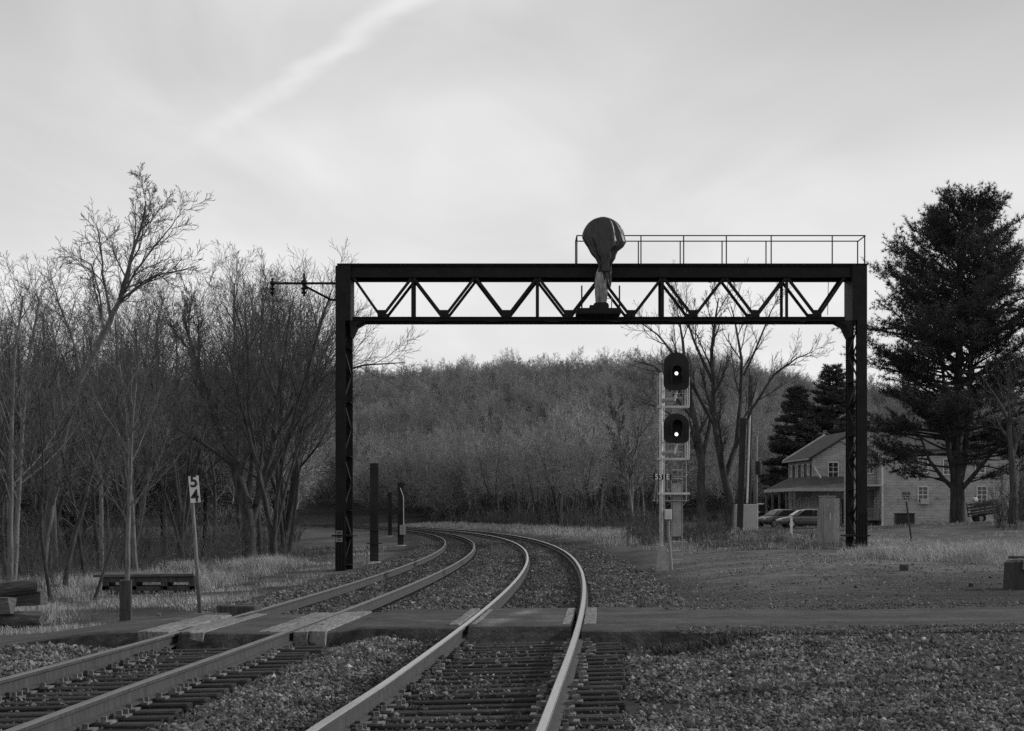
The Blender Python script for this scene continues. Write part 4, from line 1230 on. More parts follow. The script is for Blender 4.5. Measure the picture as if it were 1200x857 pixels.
# the slope the far car and houses stand on is raised ground
# ------------------------------------------------------------------ houses
def window(parent, face_o, ux, n, cx_, cz, w, h, mullion=True, shutters=False, name='window'):
    """window on a wall plane: face_o origin, ux unit along the wall, n outward normal"""
    P = lambda a, b, c: Vector(face_o) + ux * a + n * c + Vector((0, 0, b))
    up = Vector((0, 0, 1))
    wn = MB().frame_box(P(cx_, cz, .012), ux, n, up, w / 2, .01, h / 2).build(name, M['glass'], parent, local=True)
    fr = MB()
    for (a, b, hw, hh) in ((-w / 2, 0, .035, h / 2 + .03), (w / 2, 0, .035, h / 2 + .03), (0, h / 2, w / 2, .04), (0, -h / 2, w / 2 + .08, .04)):
        fr.frame_box(P(cx_ + a, cz + b, .05), ux, n, up, hw, .045, hh)
    fr.build('frame', M['white'], wn, local=True)
    if mullion:
        mu = MB()
        mu.frame_box(P(cx_, cz, .035), ux, n, up, w / 2, .018, .028)
        mu.frame_box(P(cx_, cz, .032), ux, n, up, .02, .015, h / 2)
        for q in (-.25, .25):
            mu.frame_box(P(cx_, cz + q * h, .030), ux, n, up, w / 2, .012, .014)
        mu.build('glazing_bar', M['white'], wn, local=True)
    if shutters:
        for s in (-1, 1):
            MB().frame_box(P(cx_ + s * (w / 2 + .28), cz, .04), ux, n, up, .20, .03, h / 2 + .03).build('shutter', M['shutter'], wn, local=True)
    return wn
HD = 160.0
hX, hz0 = atx(952, HD), gz1(atx(952, HD), HD)
hs = thing('farmhouse', 'two-storey white clapboard house with wraparound porch behind the parked cars', 'house', (hX, HD, hz0), R(4.5))
ex, ey, ez = Vector((1, 0, 0)), Vector((0, 1, 0)), Vector((0, 0, 1))
Wd, Dp = 6.8, 9.0
EAVE, RIDGE = CH + (HY - 537) / F * HD - hz0, CH + (HY - 508) / F * HD - hz0
# walls as a pentagon prism (gable to the camera)
pts = [Vector((0, 0, -.5)), Vector((Wd, 0, -.5)), Vector((Wd, 0, EAVE)), Vector((Wd / 2, 0, RIDGE)), Vector((0, 0, EAVE))]
MB().prism(pts, (0, Dp, 0)).build('wall', M['siding'], hs, local=True)
rf = MB()
ov = .38
sl = (RIDGE - EAVE) / (Wd / 2)
for s in (-1, 1):
    x0 = Wd / 2
    x1 = Wd / 2 + s * (Wd / 2 + ov)
    zr, ze = RIDGE + .10, EAVE - sl * ov + .10
    rf.add([(x0, -ov, zr), (x1, -ov, ze), (x1, Dp + ov, ze), (x0, Dp + ov, zr), (x0, -ov, zr + .14), (x1, -ov, ze + .14), (x1, Dp + ov, ze + .14), (x0, Dp + ov, zr + .14)],
           [(0, 1, 2, 3), (4, 7, 6, 5), (0, 4, 5, 1), (2, 6, 7, 3), (1, 5, 6, 2), (0, 3, 7, 4)])
rf = rf.build('roof', M['roof'], hs, local=True)
MB().bar((-ov, Dp + ov + .05, EAVE - sl * ov + .2), (Wd / 2, Dp + ov + .05, RIDGE + .26), .22, .2).build('rake_board', M['roofedge'], rf, local=True)
MB().bar((-ov - .06, -ov, EAVE - sl * ov + .14), (-ov - .06, Dp + ov, EAVE - sl * ov + .14), .12, .14).build('gutter', M['galvdark'], rf, local=True)
for k in range(5):
    MB().box((-.16, 1.0 + 1.75 * k, EAVE - .1), (.3, .12, .16)).build('eave_bracket', M['shutter'], rf, local=True)
for k in range(4):
    window(hs, (0, 0, 0), ey, -ex, 1.15 + 2.15 * k, EAVE - 1.35, .75, 1.75, True, True)
window(hs, (0, 0, 0), ex, -ey, 1.75, EAVE - 1.15, .85, 1.6)
window(hs, (0, 0, 0), ex, -ey, 5.0, EAVE - 1.15, .85, 1.6)
for k in range(3):
    window(hs, (0, 0, 0), ey, -ex, 1.6 + 2.7 * k, 1.5, .8, 1.6)
window(hs, (0, 0, 0), ex, -ey, 1.2, 1.5, .9, 1.6)
dr = MB().box((3.0, -.03, 1.15), (1.0, .06, 2.1)).build('door', M['shutter'], hs, local=True)
MB().box((2.65, -.09, 1.1), (.05, .06, .12)).build('handle', M['chrome'], dr, local=True)
# wraparound porch: along the left wall and the gable
PW, PZ = 2.1, CH + (HY - 572.5) / F * HD - hz0
PT = PZ + 1.0
pr = MB()
pr.add([(-PW, -PW, PZ), (-PW, Dp, PZ), (-.02, Dp, PT), (-.02, -.02, PT), (Wd * .55, -PW, PZ), (Wd * .55, -.02, PT),
        (-PW, -PW, PZ - .12), (-PW, Dp, PZ - .12), (-.02, Dp, PT - .12), (-.02, -.02, PT - .12), (Wd * .55, -PW, PZ - .12), (Wd * .55, -.02, PT - .12)],
       [(0, 3, 2, 1), (0, 4, 5, 3), (6, 7, 8, 9), (6, 9, 11, 10), (0, 1, 7, 6), (0, 6, 10, 4), (4, 10, 11, 5), (1, 2, 8, 7)])
pr = pr.build('porch_roof', M['roof'], hs, local=True)
MB().span(-PW - .05, Wd * .55 + .05, -PW - .09, -PW - .03, PZ - .26, PZ + .02).span(-PW - .09, -PW - .03, -PW - .05, Dp, PZ - .26, PZ + .02).build('fascia', M['panel'], pr, local=True)
MB().span(-PW, Wd * .55, -PW, -.02, .0, .22).span(-PW, -.02, -.02, Dp, .0, .22).build('porch_floor', M['greypost'], hs, local=True)
for (a, b) in ((-PW + .1, -PW + .1), (.8, -PW + .1), (Wd * .55 - .1, -PW + .1), (-PW + .1, .9), (-PW + .1, 3.6), (-PW + .1, 6.3), (-PW + .1, Dp - .1)):
    MB().span(a - .075, a + .075, b - .075, b + .075, .22, PZ - .12).build('porch_post', M['greypost'], hs, local=True)
MB().bar((.15, -.06, PT + .75), (.5, -.9, PT - .15), .10, .1).build('downspout', M['roofedge'], hs, local=True)
# flat-roofed addition to the right of the porch
MB().span(Wd * .55 + .3, Wd + 2.4, -1.9, -.03, -.3, PZ - .3).build('addition_wall', M['siding'], hs, local=True)
MB().span(Wd * .55 - .15, Wd + 2.7, -2.2, -.02, PZ - .3 + .003, PZ - .08).build('addition_roof', M['panel'], hs, local=True)
window(hs, (0, -1.9, 0), ex, -ey, Wd * .55 + 1.2, 1.5, 1.1, 1.0)
# porch clutter
for (a, b, w, h) in ((.2, -1.4, .5, .8), (1.3, -1.0, .6, 1.0), (2.2, -1.5, .45, .6), (-1.5, .3, .4, .7)):
    pass
# second, larger clapboard house behind the pine
H2 = 146.0
X2, z2 = atx(1033, H2), gz1(atx(1045, H2), H2)
h2 = thing('clapboard_house', 'long weathered clapboard house half hidden behind the big pine', 'house', (X2, H2, z2), R(3))
W2, D2 = 10.6, 8.0
E2 = CH + (HY - 527) / F * H2 - z2
R2 = E2 + 2.2
MB().prism([Vector((0, 0, -.8)), Vector((0, 0, E2)), Vector((0, D2 / 2, R2)), Vector((0, D2, E2)), Vector((0, D2, -.8))], (W2, 0, 0)).build('wall', M['siding'], h2, local=True)
s2 = (R2 - E2) / (D2 / 2)
rf = MB()
for s in (-1, 1):
    y1 = D2 / 2 + s * (D2 / 2 + .35); zr, ze = R2 + .1, E2 - s2 * .35 + .1
    rf.add([(-.3, D2 / 2, zr), (-.3, y1, ze), (W2 + .3, y1, ze), (W2 + .3, D2 / 2, zr), (-.3, D2 / 2, zr + .13), (-.3, y1, ze + .13), (W2 + .3, y1, ze + .13), (W2 + .3, D2 / 2, zr + .13)],
           [(0, 1, 2, 3), (4, 7, 6, 5), (0, 4, 5, 1), (2, 6, 7, 3), (1, 5, 6, 2), (0, 3, 7, 4)])
rf = rf.build('roof', M['roof'], h2, local=True)
MB().span(W2 * .7, W2 * .7 + .7, D2 / 2 - .35, D2 / 2 + .35, R2 - .4, R2 + 1.1).build('chimney', M['pole'], rf, local=True)
wx = lambda px: atx(px, H2) - X2
wz = lambda py: CH + (HY - py) / F * H2 - z2
acw = window(h2, (0, 0, 0), ex, -ey, wx(1082), wz(580), .75, 1.25)
MB().box((wx(1083), -.2, wz(588)), (.62, .4, .42)).build('air_conditioner', M['panel'], acw, local=True, bevel=.02)
window(h2, (0, 0, 0), ex, -ey, wx(1152), wz(580), .75, 1.3)
window(h2, (0, 0, 0), ex, -ey, wx(1150), wz(545), .75, 1.2)
window(h2, (0, 0, 0), ex, -ey, wx(1082), wz(545), .75, 1.2)
window(h2, (0, 0, 0), ex, -ey, wx(1112), wz(547), .75, 1.2)
MB().span(0, .14, -.03, .1, -.5, E2).build('corner_board', M['white'], h2, local=True)
# recessed side porch left of the corner
px0, px1 = wx(1015), -.02
MB().span(px0, px1, 1.6, D2 - .4, -.5, E2 - .4).build('side_wall', M['siding'], h2, local=True)
MB().add([(px0 - .2, 1.1, E2 - .4), (px1, 1.1, E2 - .4), (px1, D2, E2 + .9), (px0 - .2, D2, E2 + .9), (px0 - .2, 1.1, E2 - .28), (px1, 1.1, E2 - .28), (px1, D2, E2 + 1.02), (px0 - .2, D2, E2 + 1.02)], [(0, 3, 2, 1), (4, 5, 6, 7), (0, 1, 5, 4), (2, 3, 7, 6), (1, 2, 6, 5), (0, 4, 7, 3)]).build('side_roof', M['roof'], h2, local=True)
window(h2, (px0, 1.6, 0), ex, -ey, .65, wz(546), .5, 1.1)
MB().span(px0 - .1, px1, -.25, 1.58, wz(570), wz(568)).build('porch_roof', M['panel'], h2, local=True)
MB().span(px0 - .1, px1, -.1, 1.58, wz(610), wz(608.5)).build('porch_floor', M['greypost'], h2, local=True)
MB().span(px1 - .16, px1 - .04, -.2, -.08, wz(608.5), wz(570)).build('porch_post', M['greypost'], h2, local=True)
for k in range(8):
    MB().span(px0 + .1 + k * .14, px0 + .14 + k * .14, -.14, -.10, wz(608.5), wz(597)).build('baluster', M['greypost'], h2, local=True)
MB().span(px0, px1 - .17, -.16, -.08, wz(597), wz(596)).build('hand_rail', M['greypost'], h2, local=True)
MB().box((px0 + .55, 1.57, wz(590)), (.8, .05, 2.1)).build('door', M['darkinside'], h2, local=True)
# far cottage roofs on the slope between the poles
for (px, py, D, w, lab) in ((905, 546, 300, 7.0, 'far small house with a pale roof left of the dark spruce'), (898, 518, 380, 6.0, 'farthest tiny house higher on the wooded slope')):
    X = atx(px, D); zb_ = CH + (HY - py) / F * D
    f = thing('far_house', lab, 'house', (X, D, zb_ - 5.0))
    MB().span(-w / 2, w / 2, 0, 6, -3, 4.2).build('wall', M['siding'], f, local=True)
    MB().prism([Vector((-w / 2 - .4, -.5, 4.2)), Vector((w / 2 + .4, -.5, 4.2)), Vector((w / 2 + .4, 3, 6.2)), Vector((-w / 2 - .4, 3, 6.2))], (0, .2, .25)).build('roof', M['panel'], f, local=True)
    MB().prism([Vector((-w / 2 - .4, 6.5, 4.2)), Vector((w / 2 + .4, 6.5, 4.2)), Vector((w / 2 + .4, 3, 6.2)), Vector((-w / 2 - .4, 3, 6.2))], (0, -.2, .25)).build('roof', M['panel'], f, local=True)
    for q in (-.28, .28):
        MB().box((q * w, -.03, 2.4), (.9, .06, 1.3)).build('window', M['glass'], f, local=True)

# ------------------------------------------------------------------ bare trees
def tubes(P0, P1, R0, R1, n):
    P0, P1 = np.asarray(P0, float), np.asarray(P1, float)
    R0, R1 = np.asarray(R0, float), np.asarray(R1, float)
    d = P1 - P0; d /= np.maximum(np.linalg.norm(d, axis=1), 1e-9)[:, None]
    ref = np.where((np.abs(d[:, 2]) < .9)[:, None], np.array([[0, 0, 1.]]), np.array([[1., 0, 0]]))
    a = np.cross(d, ref); a /= np.linalg.norm(a, axis=1)[:, None]
    b = np.cross(d, a)
    m = len(P0)
    V = np.zeros((m, 2, n, 3))
    for k in range(n):
        t = 2 * np.pi * k / n
        o = a * math.cos(t) + b * math.sin(t)
        V[:, 0, k] = P0 + o * R0[:, None]; V[:, 1, k] = P1 + o * R1[:, None]
    base = (np.arange(m) * 2 * n)[:, None, None]
    q = np.array([(k, (k + 1) % n, n + (k + 1) % n, n + k) for k in range(n)])[None]
    return V.reshape(-1, 3), (q + base).reshape(-1, 4)
def tube_mesh(name, segs, n, m, smooth=False):
    A = np.array(segs)
    V, Q = tubes(A[:, 0:3], A[:, 3:6], A[:, 6], A[:, 7], n)
    return np_mesh(name, V, Q, np.full(len(Q), 4), m, smooth)
def rotate_about(v, ang_out, ang_az, rr):
    """direction tilted by ang_out away from v, turned by ang_az about v"""
    v = Vector(v).normalized()
    u = Vector((0, 0, 1)) if abs(v.z) < .95 else Vector((1, 0, 0))
    a = v.cross(u).normalized(); b = v.cross(a)
    return (v * math.cos(ang_out) + (a * math.cos(ang_az) + b * math.sin(ang_az)) * math.sin(ang_out)).normalized()
class Tree:
    def __init__(s, seed, spec, minr=.006):
        s.rr = random.Random(seed); s.spec = spec; s.minr = minr
        s.big, s.fine = [], []
    def seg(s, p, q, r0, r1, level):
        (s.big if level <= s.spec.get('big', 1) else s.fine).append((p.x, p.y, p.z, q.x, q.y, q.z, r0, r1))
    def branch(s, p, d, L, r, level):
        sp = s.spec; rr = s.rr
        nseg = sp['nseg'][min(level, len(sp['nseg']) - 1)]
        nch = sp['nch'][level] if level < len(sp['nch']) else 0
        start = sp['start'][min(level, len(sp['start']) - 1)]
        wob = sp['wob'][min(level, len(sp['wob']) - 1)]
        up = sp['up'][min(level, len(sp['up']) - 1)]
        tip = sp.get('tip', .35)
        pts = [Vector(p)]; dirs = [Vector(d)]
        d = Vector(d)
        for i in range(nseg):
            d = (d + Vector((rr.gauss(0, wob), rr.gauss(0, wob), rr.gauss(0, wob) + up))).normalized()
            pts.append(pts[-1] + d * (L / nseg)); dirs.append(d.copy())
        s.along(pts, dirs, L, r, level, nch, start, tip)
    def along(s, pts, dirs, L, r, level, nch, start, tip):
        sp, rr = s.spec, s.rr
        nseg = len(pts) - 1
        rad = [max(s.minr, r * (1 - (1 - tip) * (i / nseg))) for i in range(nseg + 1)]
        for i in range(nseg):
            s.seg(pts[i], pts[i] + (pts[i + 1] - pts[i]) * 1.02, rad[i], rad[i + 1], level)
        az = rr.uniform(0, 6.28)
        for k in range(nch):
            f = start + (1 - start) * ((k + rr.uniform(.1, .9)) / nch)
            x = min(f * nseg, nseg - .001); i = int(x); t = x - i
            p = pts[i].lerp(pts[i + 1], t); dd = dirs[min(i + 1, nseg)]
            rp = rad[i] + (rad[i + 1] - rad[i]) * t
            az += 2.4 + rr.uniform(-.5, .5)
            lo, hi = sp['ang'][min(level, len(sp['ang']) - 1)]
            nd = rotate_about(dd, R(rr.uniform(lo, hi)), az, rr)
            if level == 0 and nd.z < -.1: nd.z *= .3; nd.normalize()
            lr = sp['len'][min(level, len(sp['len']) - 1)]
            nl = L * lr * (1.15 - .65 * f if level == 0 else 1.1 - .5 * f) * rr.uniform(.75, 1.2)
            nr_ = max(s.minr, rp * sp['rad'][min(level, len(sp['rad']) - 1)] * rr.uniform(.85, 1.1))
            s.branch(p, nd, nl, nr_, level + 1)
def tree_root(T, name, label, cat, loc, rz, group, bark, twig, sides=7):
    o = thing(name, label, cat, (0, 0, 0), 0, group)
    mesh_obj('trunk', tube_mesh('trunk', T.big, sides, bark, True), o)
    mesh_obj('crown', tube_mesh('crown', T.fine, 3, twig), o)
    o.location = loc; o.rotation_euler = (0, 0, rz)
    return o
SLIM = dict(nseg=(12, 6, 4, 3, 2), nch=(13, 6, 5, 3), start=(.32, .18, .15, .15), wob=(.045, .07, .08, .09), up=(.02, .09, .06, .05), ang=((26, 52), (24, 48), (22, 46), (20, 46)), len=(.38, .50, .50, .55), rad=(.42, .55, .6, .7), tip=.28, big=1)
VASE = dict(nseg=(9, 7, 5, 4, 2), nch=(8, 8, 6, 4), start=(.28, .15, .12, .12), wob=(.05, .06, .07, .08), up=(.04, .07, .06, .05), ang=((18, 42), (20, 42), (20, 44), (20, 44)), len=(.52, .48, .48, .50), rad=(.55, .58, .6, .7), tip=.30, big=1)
OPEN = dict(nseg=(10, 7, 5, 3), nch=(10, 7, 6, 3), start=(.30, .18, .15, .15), wob=(.06, .09, .09, .09), up=(.03, .05, .04, .03), ang=((30, 58), (25, 50), (22, 48), (20, 46)), len=(.46, .50, .50, .55), rad=(.5, .58, .62, .7), tip=.25, big=1)
FARS = dict(nseg=(6, 4, 3, 2), nch=(16, 9, 6), start=(.28, .12, .1), wob=(.05, .1, .13), up=(.03, .10, .07), ang=((28, 60), (28, 58), (30, 60)), len=(.42, .46, .48), rad=(.45, .6, .7), tip=.3, big=0)
def grown(seed, spec, H, r, lean=(0, 0), minr=.0055):
    T = Tree(seed, spec, minr)
    T.branch((0, 0, -.3), Vector((lean[0], lean[1], 1)).normalized(), H, r, 0)
    return T
def multi(seed, spec, H, r, stems, spread, fork=1.2, minr=.0055):
    T = Tree(seed, spec, minr)
    T.seg(Vector((0, 0, -.3)), Vector((0, 0, fork)), r * 1.25, r, 0)
    for k in range(stems):
        az = 6.28 * k / stems + T.rr.uniform(-.4, .4)
        sp = R(T.rr.uniform(spread * .4, spread))
        T.branch((0, 0, fork - .15), Vector((math.cos(az) * math.sin(sp), math.sin(az) * math.sin(sp), math.cos(sp))), H * T.rr.uniform(.82, 1.0) - fork, r * T.rr.uniform(.5, .72), 0)
    return T
WOODG = 'bare trees crowding the wood left of the bridge'
WOODL = 'slender bare tree in the crowded wood left of the signal bridge'
CURVEG = 'bare trees along the outside of the curve'
CURVEL = 'bare tree in the row along the outside of the curve'
protos = [
    tree_root(grown(21, SLIM, 13.5, .15), 'bare_tree', WOODL, 'tree', (0, 0, 0), 0, WOODG, M['bark'], M['twig']),
    tree_root(grown(22, SLIM, 12.0, .12, (.08, 0)), 'bare_tree', WOODL, 'tree', (0, 0, 0), 0, WOODG, M['bark2'], M['twig']),
    tree_root(multi(23, VASE, 13.0, .22, 4, 22), 'bare_tree', WOODL, 'tree', (0, 0, 0), 0, WOODG, M['bark2'], M['twig']),
    tree_root(grown(24, OPEN, 11.5, .15, (-.1, .05)), 'bare_tree', WOODL, 'tree', (0, 0, 0), 0, WOODG, M['bark2'], M['twig']),
]
used = [0] * len(protos)
PH = [max(v.co.z for c in p.children for v in c.data.vertices) for p in protos]
def plant(i, X, Y, sc_, rz, label=None, group=None, dz=0.0, tilt=0.0, z=None):
    o = protos[i] if not used[i] else copy_tree(protos[i])
    used[i] += 1
    o.location = (X, Y, (gz1(X, Y) if z is None else z) + dz)
    o.rotation_euler = (tilt * math.sin(rz), tilt, rz)
    o.scale = (sc_, sc_, sc_)
    if label: o['label'] = label
    if group: o['group'] = group
    return o
# the crowded wood on the left
tr_ = random.Random(91)
wood = []
def free(X, Y, dmin):
    return all((X - a) ** 2 + (Y - b) ** 2 > dmin ** 2 for a, b in wood)
n_ = 0; tries = 0
while n_ < 54 and tries < 5000:
    tries += 1
    Y = tr_.uniform(62, 150) if n_ > 9 else tr_.uniform(47, 66)
    px = tr_.uniform(-60, 440) if n_ < 44 else tr_.uniform(330, 470)
    X = atx(px, Y)
    u = float(lat(X, Y))
    edge = -12.0 - 3.5 * float(sstep(Y, 85, 140))
    if u > edge or not free(X, Y, 1.5 if Y < 70 else 2.2):
        continue
    if Y < 56 and 100 < px < 245 and Y > 47: continue
    if 385 < px < 425 and Y < 66: continue
    if (20 < px < 195 and Y < 72) or (195 < px < 395 and Y < 98): continue
    wood.append((X, Y))
    i = tr_.choice((0, 0, 1, 1, 2, 3))
    # crowns top out along the outline in the photograph
    top = np.interp(px, [-60, 0, 60, 130, 200, 250, 330, 390, 430, 480], [345, 335, 318, 330, 322, 315, 308, 318, 350, 400]) + tr_.uniform(-8, 55)
    hgt = (HY - top) / F * Y + CH - gz1(X, Y)
    s_ = hgt / PH[i] * tr_.uniform(.97, 1.12)
    kindw = ('slender straight', 'slim slightly leaning', 'many-stemmed spreading', 'crooked open-crowned')[i]
    plant(i, X, Y, s_, tr_.uniform(0, 6.28), kindw + (' bare tree near the front of the left wood' if Y < 80 else ' bare tree deeper in the left wood'), tilt=tr_.uniform(-.06, .06))
    n_ += 1
# the tall open tree with a leaning trunk at the far left
def explicit(name, label, D, base_px, path_px, r, limbs, spec, seed, bark, twig, group, depth=.0, minr=.0055):
    """a tree whose trunk follows a traced line; D is its real distance, limbs grow out in all directions"""
    T = Tree(seed, spec, minr)
    X, z = atx(base_px, D), None
    z = gz1(X, D)
    rr = T.rr
    def pt(px, py, dy=0.0):
        p = at(px, py, D); return Vector((p.x - X, dy, p.z - z))
    def line(pp, rad, level, nch, start, tip, y0=0.0, y1=0.0):
        n = len(pp)
        pts = [pt(a, b, y0 + (y1 - y0) * i / (n - 1)) for i, (a, b) in enumerate(pp)]
        # resample finer
        out = []
        for a, b in zip(pts, pts[1:]):
            for q in range(3):
                out.append(a.lerp(b, q / 3) + Vector((rr.uniform(-.02, .02), rr.uniform(-.02, .02), 0)))
        out.append(pts[-1])
        dirs = [(out[min(i + 1, len(out) - 1)] - out[max(i - 1, 0)]).normalized() for i in range(len(out))]
        L = sum((b - a).length for a, b in zip(out, out[1:]))
        T.along(out, dirs, L, rad, level, nch, start, tip)
    line(path_px, r, 0, spec['nch'][0], spec['start'][0], .12)
    for (pp, rad, y1) in limbs:
        line(pp, rad, 1, 9, .2, .2, 0.0, y1)
    o = tree_root(T, name, label, 'tree', (0, 0, 0), 0, group, bark, twig)
    o.location = (X, D, z)
    return o
SP = dict(OPEN); SP['nch'] = (11, 9, 7, 4); SP['start'] = (.55, .15, .1, .1); SP['len'] = (.20, .42, .48, .55)
explicit('bare_tree', 'tall open bare tree with a leaning trunk rising highest at far left', 58, 46, [(46, 694), (52, 640), (60, 590), (72, 520), (92, 450), (122, 390), (140, 352), (152, 310), (164, 270), (171, 236)], .18,
         [([(140, 354), (165, 338), (190, 326), (222, 322), (236, 320)], .05, -1.5), ([(122, 390), (112, 340), (98, 305), (72, 290)], .04, 1.5), ([(96, 442), (80, 390), (62, 350), (50, 318)], .05, 1.0),
          ([(140, 352), (160, 320), (185, 290), (205, 268), (222, 250)], .04, -.8), ([(76, 505), (66, 450), (60, 400), (52, 375)], .07, .8), ([(58, 600), (75, 560), (100, 548), (128, 545), (152, 540)], .075, -1.2), ([(130, 375), (118, 320), (112, 280), (105, 258)], .05, 1.0)],
         SP, 31, M['bark'], M['twig'], None)
SP2 = dict(VASE); SP2['nch'] = (10, 10, 8, 5); SP2['start'] = (.35, .15, .12, .1); SP2['len'] = (.30, .40, .48, .5)
explicit('bare_tree', 'big dark many-limbed bare tree left of the bridge column', 92, 291, [(291, 672), (292, 630), (288, 590), (275, 545), (258, 500), (240, 455), (226, 410), (214, 370)], .40,
         [([(292, 625), (305, 570), (318, 520), (322, 465), (330, 410), (335, 355)], .22, 2.0), ([(300, 590), (322, 545), (345, 500), (362, 445), (378, 390), (392, 350)], .18, -2.0), ([(289, 595), (296, 540), (292, 480), (288, 420), (284, 365)], .17, 1.0),
          ([(275, 545), (240, 520), (215, 505), (196, 470), (180, 430)], .13, -2.5), ([(318, 520), (350, 470), (385, 440), (430, 430), (475, 428)], .11, -1.5), ([(322, 465), (305, 420), (302, 370), (308, 325)], .10, 2)],
         SP2, 32, M['bark2'], M['twig'], None, minr=.0075)
for (px, D, i, sc_, rz, tl_, lab) in ((8, 54, 1, .55, 2.5, .10, 'pale straight trunk leaning right behind the timber pile'), (100, 56, 1, .55, 5.1, -.12, 'thin dark tree leaning over the left end of the timber platform'), (148, 44, 0, .46, 4.1, .01, 'slim grey tree rising directly behind the thick timber post'),
                                      (77, 52, 3, .55, .7, .10, 'crooked bare tree at the grass edge right of the timber pile'), (160, 55, 0, .55, 1.0, -.02, 'pale slim trunk just behind the timber platform'), (60, 46, 1, .45, 3.3, .05, 'slender trunk standing in the dry grass beside the pile end'),
                                      (320, 84, 2, .8, 2.0, .03, 'dark twin-stemmed tree to the right of the big many-limbed tree'), (110, 46, 1, .38, 1.3, .2, 'short leaning sapling in front of the timber platform')):
    X = atx(px, D)
    plant(i, X, D, sc_, rz, lab, WOODG, tilt=tl_)

# trees behind the wayside signal
SP3 = dict(VASE); SP3['nch'] = (10, 8, 7, 4); SP3['start'] = (.25, .15, .1, .1); SP3['len'] = (.26, .34, .46, .5)
explicit('bare_tree', 'tall bare tree behind the signal, its crown crossing the bridge truss', 100, 851, [(853, 625), (856, 590), (846, 545), (838, 500), (836, 450), (834, 410), (838, 380), (842, 350)], .26,
         [([(850, 560), (864, 520), (870, 470), (872, 420), (868, 385), (862, 355)], .15, 2), ([(838, 500), (815, 460), (790, 420), (768, 395), (750, 385)], .11, -2), ([(862, 525), (880, 480), (905, 440), (930, 422), (948, 415)], .09, -1.5), ([(836, 450), (815, 400), (800, 355), (790, 330)], .09, 1.5), ([(872, 440), (890, 400), (905, 365), (915, 345)], .07, 1.0)],
         SP3, 33, M['bark2'], M['twig'], None, minr=.0075)
explicit('bare_tree', 'dark twisted bare tree close behind the signal ladder', 112, 820, [(822, 625), (821, 580), (822, 540), (815, 495), (805, 455), (800, 400), (795, 370)], .30,
         [([(822, 545), (832, 500), (840, 460), (850, 420)], .14, 2), ([(812, 485), (790, 450), (765, 430), (742, 425)], .11, -1), ([(818, 520), (795, 490), (770, 475), (745, 468)], .09, 1.5)],
         SP3, 34, M['bark2'], M['twig'], None, minr=.0075)
explicit('bare_tree', 'pale forked bare tree leaning left in front of the hill, left of the signal', 150, 730, [(742, 622), (738, 580), (730, 540), (724, 500), (720, 470)], .16,
         [([(733, 560), (748, 520), (758, 480), (762, 450)], .10, 1)], SP3, 35, M['bark'], M['twig'], None, minr=.012)
SPU = dict(OPEN); SPU['up'] = (.05, .12, .08, .05); SPU['nch'] = (6, 5, 4, 2); SPU['len'] = (.3, .45, .5, .5)
explicit('bare_tree', 'bare vine-hung tree at the right edge beside the trailer', 104, 1186, [(1186, 614), (1188, 570), (1185, 530), (1182, 495), (1170, 470), (1150, 440)], .26,
         [([(1186, 540), (1196, 510), (1215, 480)], .12, 1), ([(1183, 500), (1178, 460), (1185, 430)], .08, -1)], SPU, 36, M['bark2'], M['twig'], None, minr=.009)

# outside of the curve: individual trees
far_protos = [tree_root(grown(41, FARS, 13, .16, minr=.018), 'bare_tree', CURVEL, 'tree', (0, 0, 0), 0, CURVEG, M['bark'], M['twigfar_hazed'], 5),
              tree_root(multi(42, FARS, 12, .2, 3, 24, minr=.018), 'bare_tree', CURVEL, 'tree', (0, 0, 0), 0, CURVEG, M['bark2'], M['twigfar_hazed'], 5),
              tree_root(grown(43, FARS, 11, .13, (.15, 0), minr=.018), 'bare_tree', CURVEL, 'tree', (0, 0, 0), 0, CURVEG, M['bark'], M['twigfar_hazed'], 5)]
fused = [0] * 3
def plant_far(i, X, Y, s, rz, z):
    o = far_protos[i] if not fused[i] else copy_tree(far_protos[i])
    fused[i] += 1
    o.location = (X, Y, z); o.rotation_euler = (0, 0, rz); o.scale = (s, s, s)
    return o
fw = []
tries = 0
while len(fw) < 70 and tries < 3000:
    tries += 1
    px = tr_.uniform(395, 770); Y = tr_.uniform(165, 290)
    X = atx(px, Y); u = float(lat(X, Y))
    if u < 9 + (Y - 165) * .02 or any((X - a) ** 2 + (Y - b) ** 2 < 9 for a, b in fw): continue
    fw.append((X, Y))
    i = tr_.choice((0, 1, 2))
    o = plant_far(i, X, Y, tr_.uniform(.7, 1.0), tr_.uniform(0, 6.28), gz1(X, Y) - .1)
    o['label'] = ('straight', 'several-stemmed', 'leaning')[i] + ' bare tree ' + ('at the trackside on the outside of the curve' if u < 18 else 'behind the trackside row outside the curve')

# woodland on the hill: one far-off mass of trees
gw = np.random.default_rng(77)
n = 5200
Yw = gw.uniform(285, 620, n); Xw = (gw.uniform(-120, 1320, n) - CX) / F * Yw
uw = lat(Xw, np.minimum(Yw, 380))
ok = (uw > 12) | (Yw > 330) | (uw < -30)
Xw, Yw = Xw[ok], Yw[ok]
Zw = np.maximum(hill_z(Xw, Yw), -1.3) - .2
